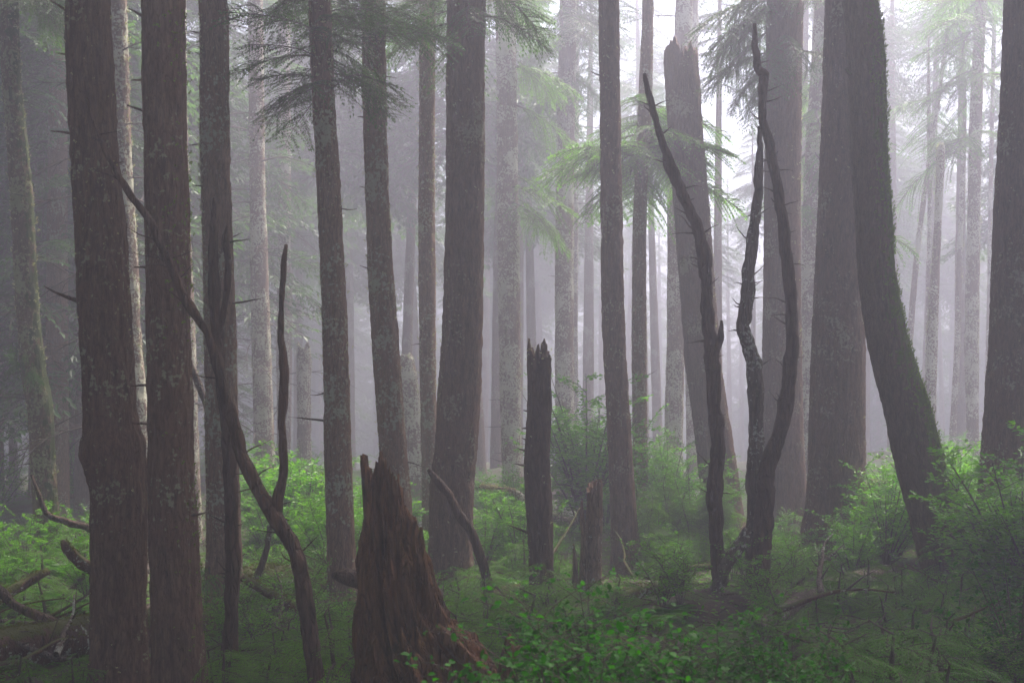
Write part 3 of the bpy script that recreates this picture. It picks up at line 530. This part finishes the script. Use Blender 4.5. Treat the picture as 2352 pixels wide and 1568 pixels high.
log('fallen_branch', 'arching mossy root hump behind the dark leaf bush', [(1370,1400,16,10.2),(1440,1370,26,10.4),(1500,1352,26,10.6),(1570,1372,22,10.6),(1640,1400,20,10.6)], cat='branch', nt=12, tuft=300)
log('fallen_branch', 'curving mossy bough arching over the shrubs left of the dark leaning pole', [(1510,1350,12,12),(1545,1322,14,12),(1590,1305,14,12),(1640,1300,12,12.2)], cat='branch', nt=10, tuft=200)
# ------------------------------------------------------------------ upper crowns (above the picture) that shade the foreground
def crown_boughs(H0, H1, L0, n, dens=1.):
    b = []
    for i in range(n):
        t = (i + random.random()) / n; z = H0 + (H1 - H0) * t; yaw = random.uniform(0, 6.28); L = L0 * (1 - t) ** .75 * random.uniform(.75, 1.15) + .25
        b.append([0, 0, z, yaw, random.uniform(-.35, .15), L])
    return b
UP = [crown_mesh(crown_boughs(0, 9, 3.1, 100), BF, HM, 'upper_crown') for _ in range(2)]
for i, k in enumerate(K[:30]):
    o, q, base, Y = TREES[k]
    if name_ := o.name.startswith('broken'): continue
    if not (5 < Y < 11.5 or i in (22, 23)): continue
    ztop = q[-1][2]; zb = ztop - 9 * .95; a = [np.interp(zb, [p[2] for p in q], [p[j] for p in q]) for j in (0, 1)]
    c = link('upper_crown', UP[i % 2], o, (a[0], a[1], zb)); c.rotation_euler.z = i * 1.3
def full_tree(name, mesh_t, crown, label, cat, x, y, z, rz, sc, group, mt):
    o = thing(name, (x, y, z), label, cat, group); o.rotation_euler.z = rz; o.scale = (sc,)*3
    link('trunk', mesh_t, o); link('crown', crown, o); return o
def straight_trunk(H, r, n=10):
    return MB().add(*tube([[0, 0, -.5, r*1.2], [0, 0, 0, r*1.15], [.02, 0, H*.3, r*.9], [0, .03, H*.6, r*.6], [0, 0, H, .02]], n, .3, bark=.004, rough=.05)).mesh('trunk', M['brown_lichen'], True)
FT = [straight_trunk(19, .2), straight_trunk(19, .16)]
FC = [crown_mesh(crown_boughs(a, 19, L, n), BF, HM, 'crown') for a, L, n in ((5, 2.8, 70), (9, 3.4, 120), (3, 2.2, 80), (12.5, 1.7, 40))]
def dead_set(a, b_, n, L): return [[0, 0, random.uniform(a, b_), random.uniform(0, 6.28), random.uniform(-.3, .3), random.uniform(*L)] for _ in range(n)]
FDm = crown_mesh(dead_set(1.5, 8, 44, (.9, 2.2)), BD, [M['twig']], 'dead_branches')
def ground_z(x, y):                                 # smooth surface through every foot
    A = np.array(ANCH); x = np.asarray(x, float); y = np.asarray(y, float); sh = x.shape; p = np.stack([x.ravel(), y.ravel()], 1); out = np.zeros(len(p))
    for i in range(0, len(p), 20000):
        d2 = ((p[i:i+20000, None, :] - A[None, :, :2]) ** 2).sum(-1) + .12; w_ = 1 / d2 ** 1.6; out[i:i+20000] = (w_ * A[:, 2]).sum(1) / w_.sum(1)
    q = np.stack([x.ravel(), y.ravel(), 0*x.ravel()], -1)
    k = np.clip((p[:, 1] - 1) / 4, 0, 1)
    return (out + k*(.06*vn(q*.7 + 5) + .035*vn(q*2.1) + .015*vn(q*6))).reshape(sh)
def gz(x, y): return float(ground_z(np.array([x]), np.array([y]))[0])
# around and behind the camera: the trees that keep the foreground dark
for i, (x, y) in enumerate([(-4.5, 1.5), (4.8, 2.5), (-7.5, 6), (7.8, 7), (9, -2), (-10, 0), (12, 4), (-13, 7), (-5.6, 8.6), (-9.5, 9), (2.2, -1)]):
    full_tree('conifer_tree', FT[i % 2], FC[1 if y > -3 else 2], 'dark conifer standing outside the view around the viewpoint', 'tree', x, y, gz(x, y), i, 1.0, 'trees around the viewpoint', 'brown')
# far forest
far = []
for i in range(58):
    for _ in range(60):
        Y = random.uniform(30, 72); px = random.uniform(560, 2420)
        if all(abs(px - a) * 1. > 22 or abs(Y - b_) > 14 for a, b_ in far): break
    far.append((px, Y)); x = (px - CX) / F * Y; tilt = (random.gauss(0, .02), random.gauss(0, .025))
    g = (px - 1640) / 90
    cr = 3
    o = full_tree('distant_conifer', FT[i % 2], FC[cr if 1330 < px < 1850 or i % 2 else 1], 'faint grey conifer trunk dissolving in the bright mist' if px < 1900 else 'faint lavender conifer trunk in the right-hand mist', 'tree', x, Y, gz(x, Y), i * 2.4, random.uniform(.6, .9) if abs(g) < 1.6 else random.uniform(.85, 1.15), 'distant trunks in the mist' if px < 1900 else 'distant trunks in the right-hand mist', 'lichen')
    o.rotation_euler.x, o.rotation_euler.y = tilt
for i in range(26):                                 # dark thicket of conifers on the left
    Y = random.uniform(17, 42); px = random.uniform(-160, 600) if Y > 22 else random.uniform(-160, 330)
    x = (px - CX) / F * Y
    o = full_tree('dark_conifer', FT[i % 2], FC[(0, 2, 1)[i % 3]], 'dark slim conifer with dead twigs in the gloomy left background', 'tree', x, Y, gz(x, Y), i * 2.4, random.uniform(.75, 1.1), 'dark conifers in the left background', 'brown')
    link('dead_branches', FDm, o)
# the far-off wood that closes the view: one mass, plus unseen side rows added against sky light
wd = []; wt = MB(); rs = random.Random(8)
for i in range(332):
    x = -75 + 150*(i + rs.random())/150; y = rs.uniform(70, 105)
    if i >= 262: x = rs.choice((rs.uniform(-60, 0), rs.uniform(18, 62))); y = rs.uniform(60, 95)
    elif i >= 150: k_ = (i - 150)/112; x, y = (rs.uniform(-34, -24), 45 - 110*k_) if k_ < .5 else (rs.uniform(30, 40), 45 - 110*(k_ - .5))  # side rows out of view, added to block low sky light
    z = gz(x, y); px = CX + x/max(y, 1)*F
    Hh = rs.uniform(18.5, 21.5) * (.8 if 1250 < px < 1800 else 1.1)
    wt.add(*tube([[x, y, z - .5, .25], [x, y, z + Hh*.5, .18], [x, y, z + Hh, .03]], 5, 3), 1)
    for j in range(46):
        t = j/46; wd.append([x, y, z + .5 + (Hh - .5)*t, rs.uniform(0, 6.28), rs.uniform(-.35, .1), 3.2*(1 - t)**.7 + .4])
b_w = np.array(wd); 
for k in range(3): q = b_w[k::3]; wt.add(*inst(BC[k], euler(q[:, 3], q[:, 4], 0*q[:, 0], q[:, 5]), q[:, :3]))
tag(wt.build('distant_wood', HM), 'grey mass of far conifers closing the view in the mist', 'wood', None, 'stuff')
# ------------------------------------------------------------------ ground
gx = np.concatenate([np.linspace(-95, -9, 80), np.linspace(-8.9, 9.5, 210), np.linspace(9.7, 95, 80)]); gy = np.concatenate([np.linspace(-25, 2, 30), np.linspace(2.2, 20, 210), np.linspace(20.3, 150, 120)])
GX, GY = np.meshgrid(gx, gy); GZ = ground_z(GX, GY); nx = len(gx)
V = np.stack([GX, GY, GZ], -1).reshape(-1, 3); i = np.arange(len(gy) - 1)[:, None] * nx + np.arange(nx - 1)[None]
m, t, b_ = mat('forest_floor'); tc = N_(t, 'ShaderNodeTexCoord')
n1 = noise(t, tc.outputs['Object'], 1.3, 5); n2 = noise(t, tc.outputs['Object'], 22, 6, .7); n3 = noise(t, tc.outputs['Object'], 60, 4, .7)
col = mix(t, ramp(t, n2, [(.3, (0, 0, 0)), (.7, (1, 1, 1))]), (.030, .018, .012), (.11, .055, .035))
col = mix(t, ramp(t, math_(t, 'ADD', n1, math_(t, 'MULTIPLY', n2, .3)), [(.62, (0, 0, 0)), (.72, (1, 1, 1))]), col, mix(t, n3, (.04, .08, .008), (.09, .15, .018)))
t.links.new(col, b_.inputs['Base Color']); b_.inputs['Roughness'].default_value = .9
bp = N_(t, 'ShaderNodeBump'); bp.inputs['Distance'].default_value = .05; t.links.new(math_(t, 'ADD', n2, n3), bp.inputs['Height']); t.links.new(bp.outputs[0], b_.inputs['Normal'])
tag(MB().add(V, np.stack([i, i + 1, i + nx + 1, i + nx], -1).reshape(-1, 4)).build('forest_floor', m, None, True), 'dark brown duff and moss of the forest floor', None, None, 'structure')
# ------------------------------------------------------------------ shrubs and saplings
def shrub_parts(seed, H=1., W=.7, stems=6, nleaf=1100, LL=.03, asp=.62, lmat='huckle', flat=.5):
    r = np.random.default_rng(seed); rs = random.Random(seed); st = MB(); B, D, Nn, L = [], [], [], []
    tips = []
    for i in range(stems):
        a = rs.uniform(0, 6.28); sp_ = rs.uniform(.15, 1) * W * .5; h = H * rs.uniform(.6, 1)
        pts = [[0, 0, -.05, .008*H], [math.cos(a)*sp_*.25, math.sin(a)*sp_*.25, h*.35, .007*H], [math.cos(a)*sp_*.6, math.sin(a)*sp_*.6, h*.7, .005*H], [math.cos(a)*sp_, math.sin(a)*sp_, h, .002]]
        st.add(*tube(pts, 5, .08)); tips.append(np.array(pts)[:, :3])
    ntw = stems * 9
    per = max(3, nleaf // ntw)
    for i in range(ntw):
        s_ = tips[i % stems]; t = rs.uniform(.25, 1.0); z = np.array([np.interp(t, [0, .35, .7, 1], s_[:, k]) for k in range(3)])
        a = rs.uniform(0, 6.28); l = W * rs.uniform(.18, .42) * (1.25 - .5*t); d = np.array([math.cos(a), math.sin(a), rs.uniform(.0, .75)]); d /= np.linalg.norm(d)
        e = z + d*l; e[2] -= .1*l; mid = z + d*l*.5; mid[2] += .04*l; st.add(*tube([[*z, .003], [*mid, .002], [*e, .001]], 3, .1))
        u = (np.arange(per) + .5) / per; pp = z + (e - z)*u[:, None] + np.array([0, 0, 1])*(.15*l*u*(1-u))[:, None]
        side = np.where(np.arange(per) % 2, 1, -1)
        q = r.uniform(.6, 1.2, per) * side; dd = np.stack([d[0]*np.cos(q) - d[1]*np.sin(q), d[0]*np.sin(q) + d[1]*np.cos(q), d[2]*.4 + r.uniform(-.35, .25, per)], -1)
        B.append(pp + r.normal(0, .012*W, pp.shape)); D.append(dd); nn = r.normal(0, .35, (per, 3)); nn[:, 2] += 1; Nn.append(nn); L.append(LL * r.uniform(.6, 1.2, per))
    L = np.concatenate(L); V, Q = rhomb(np.concatenate(B), np.concatenate(D), np.concatenate(Nn), L, L*asp, .5)
    return st.mesh('stems', M['twig'], True), MB().add(V, Q).mesh('foliage', M[lmat])
def oval_parts(seed, H, W, stems, nleaf, LL, lmat):                 # near bush with rounder six-sided leaves
    r = np.random.default_rng(seed); s, f = shrub_parts(seed, H, W, stems, nleaf, LL, .6, lmat); bpy.data.meshes.remove(f)
    r = np.random.default_rng(seed); rs = random.Random(seed)
    co = np.zeros(len(s.vertices)*3); s.vertices.foreach_get('co', co); co = co.reshape(-1, 3); co = co[co[:, 2] > H*.2]
    p = co[r.integers(0, len(co), nleaf)] + r.normal(0, .02, (nleaf, 3)); d = unit(np.c_[r.normal(0, 1, (nleaf, 2)), r.normal(-.1, .3, nleaf)]); n = unit(np.c_[r.normal(0, .4, (nleaf, 2)), np.ones(nleaf)])
    sd = unit(np.cross(n, d)); up = np.cross(d, sd); l = (LL*r.uniform(.6, 1.2, nleaf))[:, None]; w_ = l*.34
    V = np.stack([p, p + d*l*.3 + sd*w_*.9 + up*w_*.2, p + d*l*.68 + sd*w_*.85 + up*w_*.2, p + d*l - up*w_*.3, p + d*l*.68 - sd*w_*.85 + up*w_*.2, p + d*l*.3 - sd*w_*.9 + up*w_*.2, p + d*l*.5], 1)
    k = (np.arange(nleaf)*7)[:, None]; Q = np.concatenate([k + [0, 1, 2, 6], k + [6, 2, 3, 4], k + [0, 6, 4, 5]])
    return s, MB().add(V.reshape(-1, 3), Q).mesh('foliage', M[lmat], True)
def sapling_parts(seed, H=1.5, n=34, L0=.5, lmat='hemlock_pale', T=None):
    rs = random.Random(seed); st = MB().add(*tube([[0, 0, -.1, .018], [.02, .0, H*.5, .011], [.0, .03, H*.92, .005], [.09, .0, H, .002]], 6, .1)).mesh('stem', M['twig'], True)
    b = []
    for i in range(n):
        t = .08 + .92 * i / n; b.append([0, 0, H*t*.97, i*2.4 + rs.uniform(-.4, .4), rs.uniform(-.25, .25), L0*(1.08 - t)**.7*rs.uniform(.75, 1.15) + .06])
    return st, crown_mesh(b, T or BN, [M[lmat], M['twig']], 'foliage')
def fern_parts(seed, n=11, L0=.55):
    r = np.random.default_rng(seed); mb = MB(); st = MB()
    for i in range(n):
        a = i*2.4; L = L0*r.uniform(.7, 1.1); u = np.linspace(.1, 1, 22); x = L*.85*u; z = L*(.75*u - .62*u**2)
        c = np.stack([np.cos(a)*x, np.sin(a)*x, z], -1); st.add(*tube(np.c_[c[::7], [.003]*len(c[::7])], 3, .2)); sd = np.array([-math.sin(a), math.cos(a), 0])
        for s_ in (-1, 1): l = .26*L*np.sin(np.pi*(.12+.86*u)**.8); mb.add(*rhomb(c, np.tile(sd*s_, (22, 1)) + np.gradient(c, axis=0)*6, np.tile([0, 0, 1.], (22, 1)) + r.normal(0, .2, (22, 3)), l, .035*L/.5))
    return st.mesh('stalks', M['twig']), mb.mesh('foliage', M['fern'])
PROT = {'huck': [shrub_parts(s, 1., 1.0, 9, 3000, .036, .6) for s in (1, 2, 3)],
        'huck_small': [shrub_parts(s, .5, .65, 8, 1500, .024, .6) for s in (4, 5)],
        'broad': [oval_parts(s, 1.0, 1.25, 12, 1700, .042, 'broad') for s in (6, 7)],
        'salmon': [shrub_parts(s, 1., 1.1, 10, 2000, .052, .6) for s in (8, 9)],
        'sap': [sapling_parts(s, 1.4, 56, .52) for s in (10, 11)],
        'low': [sapling_parts(s, .42, 12, .40, 'huckle') for s in (12, 13)],
        'lowdark': [sapling_parts(s, .42, 12, .40, 'fern') for s in (14,)],
        'fern': [fern_parts(15), fern_parts(16)]}
NAMES = {'huck': ('huckleberry_bush', 'shrub', 'stems'), 'huck_small': ('huckleberry_bush', 'shrub', 'stems'), 'broad': ('leafy_bush', 'shrub', 'stems'), 'salmon': ('leafy_bush', 'shrub', 'stems'),
         'sap': ('hemlock_sapling', 'sapling', 'stem'), 'low': ('hemlock_seedling', 'seedling', 'stem'), 'lowdark': ('hemlock_seedling', 'seedling', 'stem'), 'fern': ('fern', 'fern', 'stalks')}
def plant(kind, x, y, sc, label, group, rz=None, sz=None):
    nm, cat, sn = NAMES[kind]; st, fo = random.choice(PROT[kind]); o = thing(nm, (x, y, gz(x, y) - .02), label, cat, group)
    o.rotation_euler = (random.uniform(-.12, .12), random.uniform(-.12, .12), random.uniform(0, 6.28) if rz is None else rz); o.scale = (sc, sc, sz or sc*random.uniform(.85, 1.15))
    link(sn, st, o); link('foliage', fo, o); return o
def zone(kind, n, x0, x1, Y0, Y1, s0, s1, label, group):
    for i in range(n):
        Y = random.uniform(Y0, Y1); px = random.uniform(x0, x1); plant(kind, (px - CX)/F*Y, Y, random.uniform(s0, s1), label, group)
zone('salmon', 12, 570, 850, 14, 18, 1.15, 1.45, 'bright green leafy shrub in the thicket behind the forked dead stem', 'shrubs behind the forked dead stem')
zone('huck', 12, 600, 980, 12.5, 16, .8, 1.15, 'small-leaved green shrub either side of the rotten stump, in soft mist', 'small-leaved shrubs behind the rotten stump')
zone('huck', 10, 1095, 1215, 13.5, 19, .9, 1.3, 'pale green misty shrub at the foot of the pale central trunk', 'misty shrubs right of the central trunk')
zone('huck', 4, 1325, 1395, 16.8, 18.6, 1.9, 2.5, 'tall bright young hemlock rising beside the smooth dark grey trunk', 'tall saplings in the bright mist')  # huckleberry shrubs used instead of hemlock saplings, which came out too dark
zone('sap', 7, 1380, 1530, 19, 23, 1.0, 1.35, 'pale feathery hemlock sapling below the slim misty trunk', 'feathery saplings in the mist')
zone('huck', 8, 1440, 1660, 15, 19, 1.1, 1.5, 'fresh green tall shrub between the misty saplings', 'tall shrubs in the centre')
zone('sap', 9, 1440, 1660, 14.5, 17, .65, .95, 'soft green drooping hemlock sapling left of the dark leaning pole', 'drooping saplings in the centre')
zone('huck', 16, 1100, 1640, 12.8, 16, .35, .6, 'light green huckleberry bush in the sunlit middle hollow', 'huckleberry bushes in the middle hollow')
zone('huck', 6, 1670, 1860, 12.8, 15.5, .5, .8, 'yellow-green huckleberry bush around the crossing dead poles', 'huckleberry bushes by the crossing poles')
zone('huck', 5, 1975, 2060, 13, 14.4, 1.1, 1.5, 'green huckleberry bush between the giant trunk and the leaning mossy trunk', 'huckleberry bushes by the giant trunk')
zone('huck', 13, 2285, 2440, 9.8, 12.2, 1.2, 1.7, 'vivid green huckleberry bush at the right, beyond the leaning mossy trunk', 'huckleberry bushes at the right')
zone('huck', 10, 2080, 2300, 13, 18, 1.15, 1.55, 'soft green bush in the mist behind the leaning mossy trunk', 'misty bushes at the right')
zone('broad', 1, 2345, 2355, 6.8, 7, .85, .9, 'tall dark leafy bush close by at the right edge', 'near dark bushes')
zone('broad', 12, 1270, 1840, 3.6, 4.9, .58, .82, 'dark glossy leafy bush in the near foreground, right of centre', 'near dark bushes')
zone('broad', 5, 1200, 1400, 4.2, 5.2, .45, .6, 'low dark leafy bush along the bottom, right of the rotten stump', 'near dark bushes')
zone('huck_small', 14, 1010, 1440, 7, 10, .6, 1.0, 'sprig-like green bush in front of the tall dark broken post', 'small bushes around the broken post')
zone('low', 16, 985, 1460, 7, 10.5, .8, 1.3, 'flat-sprayed green hemlock seedling beside the rotten stump', 'hemlock seedlings right of the rotten stump')
zone('lowdark', 24, 1860, 2400, 5.2, 7.8, .7, 1.4, 'dark green hemlock seedling on the shadowed slope at lower right', 'seedlings on the shadowed slope')
zone('huck', 12, 1860, 2420, 12.6, 15, .5, .9, 'bright green shrub on the right bank beside the leaning mossy trunk', 'shrubs on the right bank')
zone('low', 26, 1860, 2420, 7.6, 10.6, .8, 1.3, 'green hemlock seedling on the bank below the leaning mossy trunk', 'seedlings on the right bank')
zone('huck_small', 6, 1900, 2400, 6.2, 7.8, .6, 1.1, 'dark small-leaved bush on the shadowed slope at lower right', 'bushes on the shadowed slope')
zone('low', 16, 470, 830, 6.6, 8.6, .8, 1.2, 'green hemlock seedling at the bottom, left of the rotten stump', 'hemlock seedlings left of the rotten stump')
zone('huck', 9, -20, 215, 10.5, 14, .5, .8, 'bright green shrub in the gloom at the far left', 'shrubs at the far left')
zone('fern', 5, -20, 220, 10, 12.5, .9, 1.5, 'green fern clump in the gloom left of the swollen trunk', 'ferns at the left')
zone('low', 6, -20, 215, 9.8, 12.5, .9, 1.4, 'bright little hemlock seedling behind the big mossy fallen log', 'seedlings at the left')
zone('low', 6, 20, 220, 6.8, 7.8, .5, .8, 'small dark seedling in the lower left corner below the fallen log', 'seedlings in the lower left corner')
zone('huck', 22, -150, 560, 18, 40, 1.0, 1.9, 'dim bush on the far ground in the gloomy left background', 'far bushes at the left')
zone('huck', 26, 560, 2400, 18, 27, .6, 1.0, 'pale misty bush far back on the forest floor', 'far misty bushes')
zone('huck_small', 40, 480, 2300, 9.5, 16, .7, 1.3, 'small green bush scattered over the forest floor', 'scattered small bushes')
zone('low', 26, 480, 1300, 8.5, 13, .8, 1.5, 'small green seedling in the hollow around the leaning branch', 'seedlings around the leaning branch')
zone('huck_small', 14, 430, 760, 8, 12, .7, 1.2, 'small green bush around the foot of the forked dead stem', 'bushes around the forked dead stem')
zone('huck', 6, 1480, 1800, 7.2, 9.4, .28, .4, 'leafy green bush in front of the feet of the dead leaning poles', 'bushes before the dead poles')
zone('low', 50, 480, 2300, 9.5, 24, .7, 1.3, 'low green seedling scattered over the forest floor', 'scattered seedlings')
zone('fern', 30, 480, 2300, 9.5, 26, .7, 1.2, 'small fern scattered over the forest floor', 'scattered ferns')
# tangle of fallen branches lying over the ground
for k, (x0, x1, Y0, Y1, n_, lab, grp) in enumerate([(-40, 215, 7.6, 11, 14, 'mossy fallen branch in the criss-cross tangle at the lower left', 'tangled branches at the lower left'), (330, 820, 7.4, 12, 16, 'fallen branch lying between the big left trunks and the rotten stump', 'fallen branches left of the rotten stump'),
        (1000, 1500, 8, 13, 12, 'fallen stick lying around the foot of the tall dark broken post', 'sticks around the broken post'), (1800, 2300, 7, 11.5, 14, 'fallen branch on the shadowed slope below the giant trunk', 'fallen branches on the shadowed slope')]):
    for j in range(n_):
        Y = random.uniform(Y0, Y1); x = (random.uniform(x0, x1) - CX)/F*Y; L_ = random.uniform(.5, 1.5); r_ = random.uniform(.012, .03); a_ = random.uniform(0, 6.28)
        o = thing('fallen_branch', (x, Y, gz(x, Y) + r_ + .05), lab, 'branch', grp)
        q_ = limb((-L_/2*math.cos(a_), -L_/2*math.sin(a_)*.6, random.uniform(0, .1)), (math.cos(a_), math.sin(a_)*.6, random.uniform(-.1, .4)), L_, r_, .3, seg=6)
        mb = MB().add(*tube(q_, 8, .04, bark=.003, rw=.02, kink=.5, seed=j)); mb.build('stem', M['log' if j % 3 else 'dead_grey'], o, True)
        for h in range(2): e_ = q_[random.randint(1, 4)]; MB().add(*tube(limb(e_[:3], (random.uniform(-1, 1), random.uniform(-.6, .6), random.uniform(.2, 1)), random.uniform(.1, .35), r_*.4, .4, seg=4), 5, .04)).build('twig', M['twig'], o, True)
# ------------------------------------------------------------------ litter and ground cover (uncountable)
n = 70000; X = rng.uniform(-9, 11, n); Yv = 3.5 + 22*rng.random(n)**1.4; X = X*(Yv/20 + .35)
Zv = ground_z(X, Yv); d = unit(np.c_[rng.normal(0, 1, (n, 2)), rng.normal(.1, .3, n)]); L = rng.uniform(.02, .06, n)
V, Q = rhomb(np.c_[X, Yv, Zv + .005 + .03*rng.random(n)], d, np.c_[rng.normal(0, .5, (n, 2)), np.ones(n)], L, L*.55)
keep = vn(np.c_[X, Yv, 0*X]*.8 + 9) > -.25
tag(MB().add(V, Q[keep]).build('ground_cover', M['huckle']), 'carpet of tiny green leaves and moss over the forest floor', 'ground cover', None, 'stuff')
mb = MB(); rs = random.Random(4)
tw = []
for k in range(6): tw.append((*tube(limb((0, 0, 0), (1, 0, .1), 1, .014, .5, seg=5, rs=rs), 4, .15), None))
n = 3600
for k, (V0, Q0, _) in enumerate(tw):
    m_ = n // 6; X = rng.uniform(-8, 10, m_); Yv = 4.5 + 18*rng.random(m_)**1.3; X = X*(Yv/20 + .35)
    mb.add(*inst((V0, Q0, np.zeros(len(Q0), int)), euler(rng.uniform(0, 6.28, m_), rng.normal(0, .15, m_), 0*X, rng.uniform(.12, .6, m_)*(1 + .8*rng.random(m_)**4)), np.c_[X, Yv, ground_z(X, Yv) + .02]))
tag(mb.build('twig_litter', M['dead'], None, True), 'reddish twigs and sticks littering the forest floor', 'twig litter', None, 'stuff')
# ------------------------------------------------------------------ haze
x0, x1, y0, y1, z0, z1 = -97, 97, -27, 152, -3, 26.5
V = np.array([[x, y, z] for z in (z0, z1) for y in (y0, y1) for x in (x0, x1)], float)
m = bpy.data.materials.new('haze'); m.use_nodes = True; t = m.node_tree; t.nodes.remove(t.nodes['Principled BSDF'])
pv = N_(t, 'ShaderNodeVolumePrincipled'); pv.inputs['Density'].default_value = HAZE_DENSITY; pv.inputs['Color'].default_value = (*HAZE_COLOR, 1); pv.inputs['Anisotropy'].default_value = HAZE_G
t.links.new(pv.outputs[0], t.nodes['Material Output'].inputs['Volume'])
tag(MB().add(V, [[0, 2, 3, 1], [4, 5, 7, 6], [0, 1, 5, 4], [1, 3, 7, 5], [3, 2, 6, 7], [2, 0, 4, 6]]).build('haze', m), 'pale lavender mist filling the forest', 'haze', None, 'stuff')
